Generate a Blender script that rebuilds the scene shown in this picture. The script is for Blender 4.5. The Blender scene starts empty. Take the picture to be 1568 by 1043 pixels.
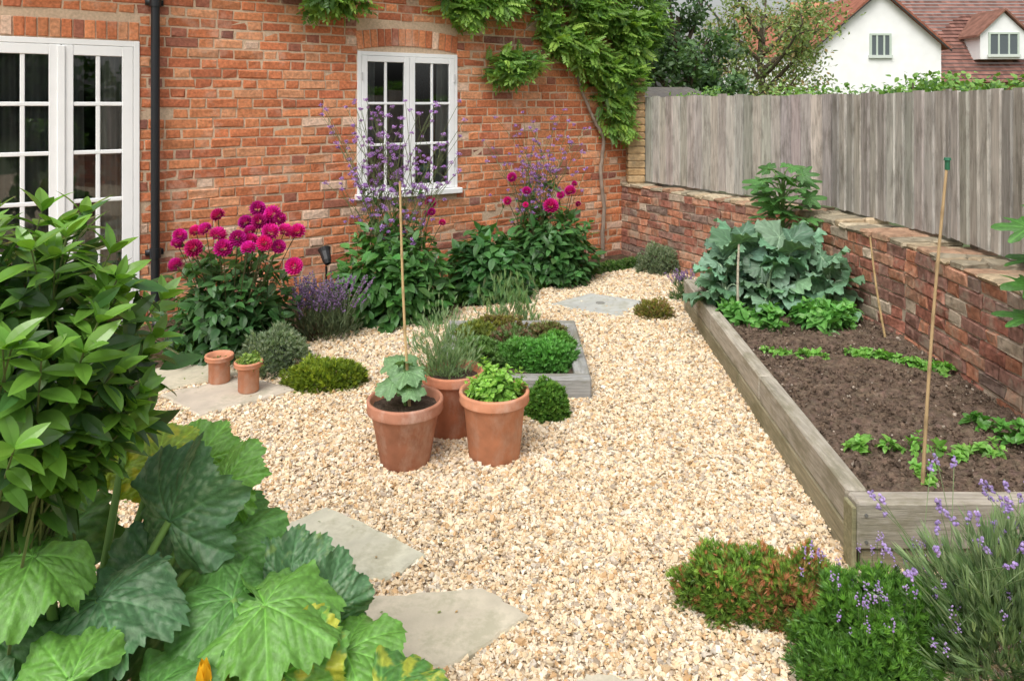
import bpy, math, random
import numpy as np
from math import sin, cos, pi, radians, sqrt, atan2
R = np.random.default_rng(7)
random.seed(7)
scene = bpy.context.scene

# ------------------------------------------------------------------ helpers
def nrm(v):
    v = np.asarray(v, float)
    return v/np.maximum(np.linalg.norm(v, axis=-1, keepdims=True), 1e-9)

class MB:
    def __init__(s):
        s.V=[]; s.F=[]; s.C=[]; s.MI=[]; s.n=0
    def add(s, V, F, C, mi=0):
        V=np.asarray(V,float).reshape(-1,3); F=np.asarray(F,int)
        if len(V)==0 or len(F)==0: return
        C=np.asarray(C,float)
        if C.ndim==1: C=np.tile(C,(len(V),1))
        s.V.append(V); s.C.append(C[:,:3]); s.F.append(F+s.n); s.MI.append(np.full(len(F),mi)); s.n+=len(V)
    def inst(s, T, M, P, C, shade=None, mi=0, scale=None):
        Vt,Ft=T[0],T[1]
        N=len(P)
        if N==0: return
        P=np.asarray(P,float)
        V=np.einsum('nij,vj->nvi', M, Vt)
        if scale is not None:
            V*=np.asarray(scale,float).reshape(-1,1,1)
        V+=P[:,None,:]
        F=(Ft[None,:,:]+(np.arange(N)*len(Vt))[:,None,None]).reshape(-1,Ft.shape[1])
        C=np.asarray(C,float)
        if C.ndim==1: C=np.tile(C,(N,1))
        CC=np.repeat(C,len(Vt),axis=0)
        if shade is None and len(T)>2: shade=T[2]
        if shade is not None: CC=CC*np.tile(shade,N)[:,None]
        s.add(V.reshape(-1,3),F,CC,mi)
    def build(s, name, mats, parent=None, origin=None, local=False, smooth=False):
        me=bpy.data.meshes.new(name)
        V=np.concatenate(s.V); C=np.concatenate(s.C)
        ob=bpy.data.objects.new(name,me)
        scene.collection.objects.link(ob)
        if parent is not None:
            ob.parent=parent
            if not local: V=V-np.array(parent.location)
        elif origin is not None:
            V=V-np.array(origin,float); ob.location=origin
        sizes=np.concatenate([np.full(len(f),f.shape[1]) for f in s.F])
        loops=np.concatenate([f.ravel() for f in s.F])
        me.vertices.add(len(V)); me.vertices.foreach_set('co',V.astype(np.float32).ravel())
        me.loops.add(len(loops)); me.loops.foreach_set('vertex_index',loops.astype(np.int32))
        me.polygons.add(len(sizes))
        st=np.concatenate([[0],np.cumsum(sizes)[:-1]])
        me.polygons.foreach_set('loop_start',st.astype(np.int32))
        me.polygons.foreach_set('loop_total',sizes.astype(np.int32))
        me.polygons.foreach_set('material_index',np.concatenate(s.MI).astype(np.int32))
        me.polygons.foreach_set('use_smooth',np.full(len(sizes),smooth))
        me.update(calc_edges=True)
        ca=me.color_attributes.new('Col','FLOAT_COLOR','POINT')
        ca.data.foreach_set('color',np.concatenate([np.clip(C,0,1),np.ones((len(C),1))],1).astype(np.float32).ravel())
        if not isinstance(mats,(list,tuple)): mats=[mats]
        for m in mats: me.materials.append(m)
        return ob

def empty(name, loc=(0,0,0), rz=0):
    e=bpy.data.objects.new(name,None); scene.collection.objects.link(e)
    e.location=loc; e.rotation_euler=(0,0,rz); e.empty_display_size=.1
    return e

def orient(d, n):
    Y=nrm(d); Z=np.asarray(n,float)-np.sum(np.asarray(n)*Y,-1,keepdims=True)*Y
    Z=nrm(Z+1e-6); X=np.cross(Y,Z)
    return np.stack([X,Y,Z],-1)

def cvar(base, n, v=.15, hue=.06):
    b=np.asarray(base,float)
    k=1+R.normal(0,v,(n,1)); h=1+R.normal(0,hue,(n,3))
    return np.clip(b*k*h,0.003,1)
def pal(cols, w, n, v=.08):
    cols=np.asarray(cols,float); w=np.asarray(w,float); w/=w.sum()
    c=cols[R.choice(len(cols),n,p=w)]
    return np.clip(c*(1+R.normal(0,v,(n,1))),0,1)

def leafT(L=1,W=.4,nl=6,fold=.25,curl=.25,p=.8,q=.75,wave=0):
    V=[];S=[]
    for i in range(nl):
        t=i/(nl-1)
        w=W/2*max(sin(pi*t**p),0)**q if 0<t<1 else .012*W
        z=-curl*t*t*L
        e=fold*w+wave*L*sin(i*2.2)
        V+= [(-w,t*L,z+e),(0,t*L,z),(w,t*L,z+e*(.8))]
        S+=[1,.86 if W>.3 else .95,1]
    F=[]
    for i in range(nl-1):
        a=3*i; b=a+3
        F+=[(a,a+1,b+1,b),(a+1,a+2,b+2,b+1)]
    return np.array(V),np.array(F),np.array(S)

def tube(mb, pts, rad, C, sides=6, mi=0, cap=True):
    pts=np.asarray(pts,float); n=len(pts)
    rad=np.broadcast_to(np.asarray(rad,float),(n,))
    T=nrm(np.gradient(pts,axis=0))
    ref=np.array([0.,0,1]) if abs(T[0][2])<.8 else np.array([1.,0,0])
    a=nrm(np.cross(T[0],ref)); A=[a]
    for i in range(1,n):
        a=a-np.dot(a,T[i])*T[i]; a=a/max(np.linalg.norm(a),1e-9); A.append(a)
    A=np.array(A); B=np.cross(T,A)
    th=np.arange(sides)*2*pi/sides
    V=pts[:,None,:]+rad[:,None,None]*(np.cos(th)[None,:,None]*A[:,None,:]+np.sin(th)[None,:,None]*B[:,None,:])
    i=np.arange(n-1)[:,None]*sides; j=np.arange(sides)[None,:]; k=(j+1)%sides
    F=np.stack([i+j,i+k,i+sides+k,i+sides+j],-1).reshape(-1,4)
    mb.add(V.reshape(-1,3),F,C,mi)
    if cap and rad[-1]>.002:
        mb.add(V[-1],[list(range(sides))],C if np.ndim(C)==1 else C[-sides:],mi)

def bez(a,b,c,n=6):
    t=np.linspace(0,1,n)[:,None]; a,b,c=map(lambda q:np.asarray(q,float),(a,b,c))
    return (1-t)**2*a+2*t*(1-t)*b+t*t*c

def box(mb,x0,x1,y0,y1,z0,z1,C,mi=0,bev=0,tf=None):
    if bev<=0:
        V=np.array([(x,y,z) for x in (x0,x1) for y in (y0,y1) for z in (z0,z1)],float)
        F=[(0,1,3,2),(4,6,7,5),(0,4,5,1),(2,3,7,6),(0,2,6,4),(1,5,7,3)]
    else:
        b=bev; V=[];F=[]
        idx={}
        X=(x0,x1);Y=(y0,y1);Z=(z0,z1)
        for i in (0,1):
            for j in (0,1):
                for k in (0,1):
                    sx=1-2*i;sy=1-2*j;sz=1-2*k
                    idx[i,j,k,0]=len(V);V.append((X[i],Y[j]+sy*b,Z[k]+sz*b))
                    idx[i,j,k,1]=len(V);V.append((X[i]+sx*b,Y[j],Z[k]+sz*b))
                    idx[i,j,k,2]=len(V);V.append((X[i]+sx*b,Y[j]+sy*b,Z[k]))
        def q(l): F.append(tuple(l))
        for i in (0,1): q([idx[i,0,0,0],idx[i,0,1,0],idx[i,1,1,0],idx[i,1,0,0]])
        for j in (0,1): q([idx[0,j,0,1],idx[0,j,1,1],idx[1,j,1,1],idx[1,j,0,1]])
        for k in (0,1): q([idx[0,0,k,2],idx[0,1,k,2],idx[1,1,k,2],idx[1,0,k,2]])
        for i in (0,1):
            for j in (0,1): q([idx[i,j,0,0],idx[i,j,1,0],idx[i,j,1,1],idx[i,j,0,1]])
        for i in (0,1):
            for k in (0,1): q([idx[i,0,k,0],idx[i,1,k,0],idx[i,1,k,2],idx[i,0,k,2]])
        for j in (0,1):
            for k in (0,1): q([idx[0,j,k,1],idx[1,j,k,1],idx[1,j,k,2],idx[0,j,k,2]])
        V=np.array(V,float)
        Ft=[tuple(idx[i,j,k,m] for m in (0,1,2)) for i in (0,1) for j in (0,1) for k in (0,1)]
        Vx=V if tf is None else tf(V)
        n0=mb.n; mb.add(Vx,F,C,mi)
        mb.F.append(np.array(Ft)+n0); mb.MI.append(np.full(len(Ft),mi))
        return
    if tf is not None: V=tf(V)
    mb.add(V,F,C,mi)

def poly(mb,pts,C,mi=0):
    mb.add(np.asarray(pts,float),[list(range(len(pts)))],C,mi)

def lathe(mb,prof,c,C,seg=48,mi=0):
    th=np.arange(seg)*2*pi/seg
    V=[]
    for r,z in prof:
        for a in th: V.append((c[0]+r*cos(a),c[1]+r*sin(a),c[2]+z))
    F=[]
    for i in range(len(prof)-1):
        for j in range(seg):
            k=(j+1)%seg
            F.append((i*seg+j,i*seg+k,(i+1)*seg+k,(i+1)*seg+j))
    mb.add(V,F,C,mi)

# ------------------------------------------------------------------ materials
def mat(name, rough=.7, spec=.3, nscale=20, nvar=.25, bump=.3, bscale=60, stretch=(1,1,1),
        trans=0, stain=None, stain_scale=2, stain_lo=.55, stain_amt=.6, metallic=0, bdist=.004, det=4, stretch2=None, stain_w=.15):
    m=bpy.data.materials.new(name); m.use_nodes=True
    nt=m.node_tree; N=nt.nodes; L=nt.links
    for n in list(N): N.remove(n)
    out=N.new('ShaderNodeOutputMaterial'); b=N.new('ShaderNodeBsdfPrincipled')
    at=N.new('ShaderNodeAttribute'); at.attribute_name='Col'
    col=at.outputs['Color']
    tc=N.new('ShaderNodeTexCoord'); mp=N.new('ShaderNodeMapping'); mp.inputs['Scale'].default_value=stretch
    L.new(tc.outputs['Object'],mp.inputs['Vector'])
    if nvar>0:
        no=N.new('ShaderNodeTexNoise'); no.inputs['Scale'].default_value=nscale; no.inputs['Detail'].default_value=det
        L.new(mp.outputs[0],no.inputs['Vector'])
        mr=N.new('ShaderNodeMapRange'); mr.inputs['From Min'].default_value=.3; mr.inputs['From Max'].default_value=.7
        mr.inputs['To Min'].default_value=1-nvar; mr.inputs['To Max'].default_value=1+nvar
        L.new(no.outputs[0],mr.inputs['Value'])
        mul=N.new('ShaderNodeVectorMath'); mul.operation='SCALE'
        L.new(at.outputs['Color'],mul.inputs[0]); L.new(mr.outputs[0],mul.inputs['Scale'])
        col=mul.outputs[0]
    if stain is not None:
        mp2=mp
        if stretch2 is not None:
            mp2=N.new('ShaderNodeMapping'); mp2.inputs['Scale'].default_value=stretch2; L.new(tc.outputs['Object'],mp2.inputs['Vector'])
        sn=N.new('ShaderNodeTexNoise'); sn.inputs['Scale'].default_value=stain_scale; sn.inputs['Detail'].default_value=7; sn.inputs['Roughness'].default_value=.7
        L.new(mp2.outputs[0],sn.inputs['Vector'])
        sr=N.new('ShaderNodeMapRange'); sr.inputs['From Min'].default_value=stain_lo; sr.inputs['From Max'].default_value=stain_lo+stain_w
        sr.inputs['To Max'].default_value=stain_amt
        L.new(sn.outputs[0],sr.inputs['Value'])
        mx=N.new('ShaderNodeMix'); mx.data_type='RGBA'
        L.new(sr.outputs[0],mx.inputs['Factor']); L.new(col,mx.inputs['A']); mx.inputs['B'].default_value=(*stain,1)
        col=mx.outputs['Result']
    L.new(col,b.inputs['Base Color'])
    b.inputs['Roughness'].default_value=rough; b.inputs['Specular IOR Level'].default_value=spec
    b.inputs['Metallic'].default_value=metallic
    if bump>0:
        bn=N.new('ShaderNodeTexNoise'); bn.inputs['Scale'].default_value=bscale; bn.inputs['Detail'].default_value=det
        L.new(mp.outputs[0],bn.inputs['Vector'])
        bp=N.new('ShaderNodeBump'); bp.inputs['Strength'].default_value=bump; bp.inputs['Distance'].default_value=bdist
        L.new(bn.outputs[0],bp.inputs['Height']); L.new(bp.outputs[0],b.inputs['Normal'])
    sh=b.outputs[0]
    if trans>0:
        tr=N.new('ShaderNodeBsdfTranslucent')
        tm=N.new('ShaderNodeVectorMath'); tm.operation='MULTIPLY'; tm.inputs[1].default_value=(1.6,1.7,.6)
        L.new(col,tm.inputs[0]); L.new(tm.outputs[0],tr.inputs['Color'])
        ms=N.new('ShaderNodeMixShader'); ms.inputs[0].default_value=trans
        L.new(sh,ms.inputs[1]); L.new(tr.outputs[0],ms.inputs[2]); sh=ms.outputs[0]
    L.new(sh,out.inputs['Surface'])
    return m

m_brick=mat('brick',.85,.2,45,.28,.8,70,stain=(.70,.54,.43),stain_scale=2.6,stain_lo=.54,stain_amt=.50)
m_gbrick=mat('old_brick',.9,.15,30,.38,.8,60,stain=(.40,.35,.27),stain_scale=6,stain_lo=.50,stain_amt=.6)
m_mortar=mat('mortar',.95,.1,60,.15,.5,150)
m_paint=mat('white_paint',.35,.4,6,.03,.05,40)
m_black=mat('black_plastic',.4,.5,0,0,0)
m_leaf=mat('leaf',.42,.45,0,0,0,trans=.28)
m_leafg=mat('glossy_leaf',.27,.5,0,0,0,trans=.22)
m_big=mat('rough_leaf',.46,.4,80,.14,.5,110,trans=.22,bdist=.005,det=3)
m_kale=mat('waxy_leaf',.5,.4,40,.08,.2,60,trans=.12,det=2)
m_petal=mat('petal',.6,.2,0,0,0,trans=.25)
m_stem=mat('stem',.6,.3,0,0,0)
m_bark=mat('bark',.9,.1,20,.3,.8,40,stretch=(1,1,.3))
m_fence=mat('weathered_fence',.9,.12,14,.25,.6,50,stretch=(4,4,.35),stain=(.10,.088,.07),stain_scale=5,stain_lo=.48,stain_amt=.62,stretch2=(2.4,2.4,.7),stain_w=.2)
m_timber=mat('weathered_timber',.85,.15,12,.24,.6,40,stretch=(7,.5,9),stain=(.15,.14,.07),stain_scale=4,stain_lo=.47,stain_amt=.55,stretch2=(2,.8,2))
m_timberx=mat('weathered_timber_cross',.85,.15,12,.24,.6,40,stretch=(.5,7,9),stain=(.15,.14,.07),stain_scale=4,stain_lo=.47,stain_amt=.55,stretch2=(.8,2,2))
m_stone=mat('paving_stone',.8,.2,7,.18,.4,80,stain=(.30,.29,.20),stain_scale=8,stain_lo=.49,stain_amt=.55)
m_pebble=mat('pebble',.75,.25,0,0,0)
m_soil=mat('soil',.95,.1,25,.35,1,70,bdist=.02)
m_terra=mat('terracotta',.8,.2,14,.18,.25,80,stain=(.62,.46,.38),stain_scale=5,stain_lo=.50,stain_amt=.5,stretch2=(1.6,1.6,.8))
m_cane=mat('bamboo',.5,.35,30,.15,.1,60,stretch=(1,1,.2))
m_tile=mat('roof_tile',.85,.2,3,.3,.5,20)
m_render=mat('white_render',.8,.2,2,.05,.1,30)
m_cap=mat('wall_coping',.95,.1,18,.3,.9,40,stain=(.22,.19,.13),stain_scale=7,stain_lo=.5,stain_amt=.6,bdist=.01)
m_cloth=mat('curtain',.9,.1,0,0,0)

def glass():
    m=bpy.data.materials.new('window_glass'); m.use_nodes=True
    nt=m.node_tree;N=nt.nodes;L=nt.links
    for n in list(N): N.remove(n)
    out=N.new('ShaderNodeOutputMaterial'); g=N.new('ShaderNodeBsdfGlossy'); g.inputs['Roughness'].default_value=.015
    g.inputs['Color'].default_value=(.9,.93,.95,1)
    t=N.new('ShaderNodeBsdfTransparent'); t.inputs['Color'].default_value=(.75,.8,.8,1)
    f=N.new('ShaderNodeFresnel'); f.inputs['IOR'].default_value=2.1
    ms=N.new('ShaderNodeMixShader'); L.new(f.outputs[0],ms.inputs[0]); L.new(t.outputs[0],ms.inputs[1]); L.new(g.outputs[0],ms.inputs[2])
    L.new(ms.outputs[0],out.inputs['Surface']); return m
m_glass=glass()

def sheetmat(name,cols,scale,rough=.9,bump=.6,bd=.01):
    m=bpy.data.materials.new(name); m.use_nodes=True
    nt=m.node_tree;N=nt.nodes;L=nt.links; b=N['Principled BSDF']
    tc=N.new('ShaderNodeTexCoord'); v=N.new('ShaderNodeTexVoronoi'); v.inputs['Scale'].default_value=scale
    L.new(tc.outputs['Object'],v.inputs['Vector'])
    sp=N.new('ShaderNodeSeparateColor'); L.new(v.outputs['Color'],sp.inputs[0])
    cr=N.new('ShaderNodeValToRGB')
    els=cr.color_ramp.elements
    els[0].position=0; els[0].color=(*cols[0],1); els[1].position=1; els[1].color=(*cols[-1],1)
    for i,c in enumerate(cols[1:-1]):
        e=els.new((i+1)/(len(cols)-1)); e.color=(*c,1)
    L.new(sp.outputs[0],cr.inputs[0]); L.new(cr.outputs[0],b.inputs['Base Color'])
    b.inputs['Roughness'].default_value=rough
    bp=N.new('ShaderNodeBump'); bp.inputs['Strength'].default_value=bump; bp.inputs['Distance'].default_value=bd; bp.invert=True
    L.new(v.outputs['Distance'],bp.inputs['Height']); L.new(bp.outputs[0],b.inputs['Normal'])
    return m
m_gsheet=sheetmat('gravel_base',[(.32,.24,.15),(.50,.39,.26),(.60,.48,.34),(.46,.33,.20),(.64,.53,.39)],90)
m_ground=sheetmat('ground_grass',[(.05,.08,.02),(.07,.1,.03),(.09,.1,.04)],9)

# ------------------------------------------------------------------ layout
th=math.atan2(.5558,.8313)
A=np.array([-2.681,5.40]); UX=np.array([.8313,.5558]); UN=np.array([.5558,-.8313])
def HW(t,out,z):
    p=A+UX*t+UN*out
    return np.array([p[0],p[1],z])
WALL=[(1.17,7.97),(2.25,5.8),(2.37,4.5),(2.30,3.35),(2.25,1.2),(2.25,-2.0)]
bx=np.array([-6,-3.2,-2.1,-1.6,-1.1,-.48,.09,.73,1.3,3]); by=np.array([3.4,4.5,4.45,4.75,5.25,5.75,6.3,6.9,7.4,9])
def border_y(x): return np.interp(x,bx,by)+.03*np.sin(np.asarray(x)*9)

g=MB(); s=400
poly(g,[(-s,-s,0),(s,-s,0),(s,s,0),(-s,s,0)],(.1,.1,.1)); g.build('ground',m_ground)
gv=MB()
poly(gv,[(-6,-3,.006),(2.27,-3,.006),(2.3,1.2,.006),(2.32,3.35,.006),(2.39,4.5,.006),(2.27,5.8,.006),(1.19,7.97,.006),(-2.681-.8313*3.5,5.4-.5558*3.5,.006)],(.6,.5,.35))
gvs=gv.build('gravel_bed',m_gsheet)
bs=MB(); xs=np.linspace(-5,1.35,60)
for i in range(len(xs)-1):
    a,b2=xs[i],xs[i+1]
    def wy(x): return min(A[1]+(x-A[0])*.6686, 9)
    poly(bs,[(a,border_y(a),.012),(b2,border_y(b2),.012),(b2,max(wy(b2),border_y(b2)+.01),.02),(a,max(wy(a),border_y(a)+.01),.02)],(.10,.07,.045))

slabs=[
 [(.29,5.93),(.66,6.28),(1.07,6.03),(.78,5.58)],
 [(-.285,2.63),(-.73,2.95),(-1.05,2.60),(-.42,2.50)],
 [(.055,2.32),(-.09,2.45),(-.50,2.40),(-.60,2.12),(-.18,2.10)],
 [(.10,1.98),(.2,2.08),(.36,2.06),(.42,1.9),(.2,1.8)],
 [(-2.25,4.40),(-1.88,4.62),(-1.58,4.40),(-1.95,4.12)],
 [(-1.54,4.36),(-1.20,4.15),(-1.58,3.80),(-1.91,4.08)],
 [(-2.7,4.1),(-2.30,4.36),(-1.98,4.07),(-2.35,3.8)],
]
def inpoly(X,Y,P):
    P=np.asarray(P); c=np.zeros(len(X),bool); j=len(P)-1
    for i in range(len(P)):
        xi,yi=P[i];xj,yj=P[j]
        m=((yi>Y)!=(yj>Y))&(X<(xj-xi)*(Y-yi)/(yj-yi+1e-12)+xi)
        c^=m; j=i
    return c
for k,P in enumerate(slabs):
    mb=MB(); P=np.array(P); c=P.mean(0)
    pts=[]
    for i in range(len(P)):
        a=P[i];b2=P[(i+1)%len(P)]
        for t in np.linspace(0,1,9)[:-1]: pts.append(a+(b2-a)*t+R.normal(0,.005,2))
    pts=np.array(pts); n=len(pts); inn=c+(pts-c)*.975
    zt=.026+.001*k
    col=cvar((.52,.48,.38) if k!=0 else (.50,.50,.47),1,.05,.02)[0]
    V=np.concatenate([np.c_[pts,np.full(n,.002)],np.c_[pts,np.full(n,zt-.007)],np.c_[inn,np.full(n,zt)]])
    F=[(i,(i+1)%n,n+(i+1)%n,n+i) for i in range(n)]+[(n+i,n+(i+1)%n,2*n+(i+1)%n,2*n+i) for i in range(n)]
    mb.add(V,F,col); mb.add(V[2*n:],[list(range(n))],col)
    if k==0:
        lathe(mb,[(.035,zt),(.035,zt+.005),(.025,zt+.006),(.001,zt+.006)],(c[0],c[1],0),(.25,.25,.23),20)
    mb.build('paving_slab',m_stone,origin=(c[0],c[1],0))

phi=(1+5**.5)/2
ico=np.array([(-1,phi,0),(1,phi,0),(-1,-phi,0),(1,-phi,0),(0,-1,phi),(0,1,phi),(0,-1,-phi),(0,1,-phi),(phi,0,-1),(phi,0,1),(-phi,0,-1),(-phi,0,1)],float)/1.9
icof=np.array([(0,11,5),(0,5,1),(0,1,7),(0,7,10),(0,10,11),(1,5,9),(5,11,4),(11,10,2),(10,7,6),(7,1,8),(3,9,4),(3,4,2),(3,2,6),(3,6,8),(3,8,9),(4,9,5),(2,4,11),(6,2,10),(8,6,7),(9,8,1)])
cubv=np.array([(x,y,z) for x in (-1,1) for y in (-1,1) for z in (-1,1)],float)*.72
cubf=np.array([(0,1,3,2),(4,6,7,5),(0,4,5,1),(2,3,7,6),(0,2,6,4),(1,5,7,3)])
BEDL=lambda y: 1.17+(np.asarray(y)-2.556)*.05
def stones():
    mb=MB()
    def zone(y0,y1,dens,r0,x0=-4,x1=2.2):
        n=int((y1-y0)*(x1-x0)*dens)
        X=R.uniform(x0,x1,n);Y=R.uniform(y0,y1,n)
        keep=(np.abs(X)<Y*.72+.25)&(Y<border_y(X)-.01+R.normal(0,.03,n))
        keep&=~((X>BEDL(Y)-.0)&(Y>2.55)&(Y<5.84))
        wl=np.interp(Y,[-2,1.2,3.35,4.5,5.8,7.97],[2.25,2.25,2.3,2.37,2.25,1.17]); keep&=X<wl
        keep&=~((X>-.42)&(X<.42)&(Y>4.14)&(Y<5.12))
        for P in slabs:
            P=np.array(P); c=P.mean(0); sh=.96+.035*np.sin(X*31)*np.cos(Y*27)
            keep&=~(inpoly(c[0]+(X-c[0])/sh,c[1]+(Y-c[1])/sh,P)&(R.random(n)>.010))
        keep&=~((X<-.75)&(Y<2.0))
        X=X[keep];Y=Y[keep];n=len(X)
        r=r0*np.clip(R.lognormal(0,.33,n),.45,1.9)
        hz=.006*np.sin(X*4.1+Y*2)*np.cos(Y*3.3)
        for v in range(6):
            Vt=cubv*R.uniform(.55,1.35,(8,1))*np.array([1.2,.88,.62])+R.normal(0,.14,(8,3))
            m=np.arange(n)%6==v; k=m.sum()
            d=np.c_[R.normal(0,1,(k,2)),R.normal(0,.3,k)]; nn=np.c_[R.normal(0,.5,(k,2)),np.ones(k)]
            M=orient(d,nn)
            P=np.c_[X[m],Y[m],.011+np.abs(R.normal(0,.005,k))+np.maximum(hz[m],0)]
            C=pal([(.70,.565,.385),(.78,.69,.55),(.64,.475,.29),(.57,.375,.20),(.40,.32,.24),(.74,.615,.455),(.52,.46,.38)],[30,17,18,8,7,20,7],k,.08)
            mb.inst((Vt,cubf),M,P,C,scale=r[m])
    zone(1.9,3.2,14500,.0064,-2,1.8)
    zone(3.2,4.6,11000,.0071)
    zone(4.6,7.9,5800,.0092)
    o=mb.build('pebbles',m_pebble); o.parent=gvs
    mb=MB(); n=420; X=R.uniform(-2.2,1.6,n);Y=R.uniform(2.0,6.5,n)
    k=(Y<border_y(X))&~((X>BEDL(Y)-.02)&(Y>2.5)); X=X[k];Y=Y[k];n=len(X)
    mb.inst(leafT(1,.55,4,.4,.3),orient(R.normal(0,1,(n,3))*[1,1,.15],R.normal(0,.25,(n,3))+[0,0,1]),np.c_[X,Y,np.full(n,.034)],pal([(.35,.22,.10),(.20,.13,.07),(.20,.26,.08),(.55,.36,.12),(.12,.18,.05)],[4,3,2,2,2],n,.2),scale=.016*R.uniform(.5,1.3,n))
    o=mb.build('leaf_litter',m_leaf); o.parent=gvs
stones()
bso=bs.build('flower_border_soil',m_soil)

# ------------------------------------------------------------------ brick generator
def brickT(L,H,D,b=.006,jit=.002):
    x0,x1,z0,z1=-L/2,L/2,-H/2,H/2
    V=[(x0,0,z0),(x1,0,z0),(x1,0,z1),(x0,0,z1),
       (x0,-D+b,z0),(x1,-D+b,z0),(x1,-D+b,z1),(x0,-D+b,z1),
       (x0+b,-D,z0+b),(x1-b,-D,z0+b),(x1-b,-D,z1-b),(x0+b,-D,z1-b)]
    V=np.array(V)+R.normal(0,jit,(12,3))
    return V
BF=np.array([(0,1,5,4),(1,2,6,5),(2,3,7,6),(3,0,4,7),(4,5,9,8),(5,6,10,9),(6,7,11,10),(7,4,8,11),(8,9,10,11)])
def brickwall(mb,t0,t1,z0,z1,holes,colf,D=.02,tf=None,jit=.002,stretch_only=False):
    row=0; z=z0
    while z<z1-.03:
        zc=z+.0325
        x=t0-(.169 if row%2 else 0)-.05+R.normal(0,.012); k=0
        while x<t1:
            L=(.215 if (stretch_only or k%2==0) else .1025)+R.normal(0,.003)
            a,b=max(x,t0),min(x+L,t1)
            segs=[(a,b)]
            for (h0,h1,g0,g1) in holes:
                if zc+.03>g0 and zc-.03<g1:
                    ns=[]
                    for (p,q) in segs:
                        if q<=h0 or p>=h1: ns.append((p,q))
                        else:
                            if p<h0: ns.append((p,h0))
                            if q>h1: ns.append((h1,q))
                    segs=ns
            for (p,q) in segs:
                if q-p<.025: continue
                V=brickT(q-p,.065,D+R.normal(0,.0018),b=R.uniform(.004,.009),jit=jit)+np.array([(p+q)/2,0,zc])
                if tf: V=tf(V)
                mb.add(V,BF,colf())
            x+=L+.01; k+=1
        z+=.075; row+=1
HP=np.array([(.60,.235,.11),(.54,.185,.085),(.46,.15,.075),(.64,.30,.16),(.34,.13,.085),(.66,.46,.34),(.28,.12,.09)]); HPW=np.array([30,27,17,15,6,4.5,2]);HPW/=HPW.sum()
def hcol(): return np.clip(HP[R.choice(7,p=HPW)]*(1+R.normal(0,.08)),0,1)
GP=np.array([(.33,.14,.10),(.40,.18,.11),(.26,.14,.11),(.44,.24,.16),(.24,.17,.14),(.42,.34,.26)]); GPW=np.array([30,25,20,12,10,6.]);GPW/=GPW.sum()
def gcol(): return np.clip(GP[R.choice(6,p=GPW)]*(1+R.normal(0,.12)),0,1)

# ------------------------------------------------------------------ house
house=empty('brick_house',(A[0],A[1],0),th)
WX0,WX1,WZ0,WZ1=1.65,2.61,.80,2.05
DX0,DX1,DZ1=-.965,.0,2.05
T0,T1,ZT=-4.0,4.68,5.0
mb=MB()
holes=[(WX0,WX1,WZ0,WZ1+.21),(DX0,DX1,-.1,DZ1+.14)]
brickwall(mb,T0,T1,0.0,ZT,holes,hcol,jit=.0027,D=.017)
def soldiers(x0,x1,zb,rise,H,n,splay=.12):
    for i in range(n):
        f=(i+.5)/n; u=2*f-1
        zz=zb+rise*(1-u*u)
        V=brickT((x1-x0)/n-.009,H,.022,.005,.0015)
        ang=u*splay; ca,sa=cos(ang),sin(ang)
        V=np.c_[V[:,0]*ca+V[:,2]*sa,V[:,1],-V[:,0]*sa+V[:,2]*ca]+np.array([x0+(x1-x0)*f,0,zz+H/2])
        mb.add(V,BF,hcol())
soldiers(WX0-.01,WX1+.01,WZ1+.012,.045,.15,15)
soldiers(DX0,DX1,DZ1+.01,.0,.125,14,0)
mb.build('brickwork',m_brick,house,local=True)
mb=MB(); mc=(.60,.45,.32)
def mslab(x0,x1,z0,z1): box(mb,x0,x1,-.011,.25,z0,z1,mc)
mslab(T0,DX0,0,ZT); mslab(DX0,DX1,DZ1+.001,ZT); mslab(DX1,WX0,0,ZT)
mslab(WX0,WX1,0,WZ0); mslab(WX0,WX1,WZ1+.001,ZT); mslab(WX1,T1-.004,0,ZT)
mb.build('mortar_backing',m_mortar,house,local=True)
mb=MB()
box(mb,T1-.25,T1-.001,.255,6,0,ZT,(.4,.14,.07)); box(mb,T0,T0+.25,.255,6,0,ZT,(.4,.14,.07)); box(mb,T0,T1,6,6.25,0,ZT,(.4,.14,.07))
poly(mb,[(T1-.01,0,ZT),(T1-.01,6.25,ZT),(T1-.01,3.12,ZT+2.6)],(.4,.14,.07)); poly(mb,[(T0+.01,0,ZT),(T0+.01,6.25,ZT),(T0+.01,3.12,ZT+2.6)],(.4,.14,.07))
mb.build('rear_walls',m_brick,house,local=True)
mb=MB()
rc=(.22,.09,.06)
for (ya,za,yb,zb) in ((-.25,ZT-.2,3.12,ZT+2.65),(6.5,ZT-.2,3.12,ZT+2.65)):
    V=[(T0-.2,ya,za),(T1+.15,ya,za),(T1+.15,yb,zb),(T0-.2,yb,zb)]
    V+= [(x,y,z+.08) for x,y,z in V]
    mb.add(V,[(0,1,2,3),(4,5,6,7),(0,1,5,4),(1,2,6,5),(3,0,4,7)],rc)
mb.build('roof',m_tile,house,local=True)

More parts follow.
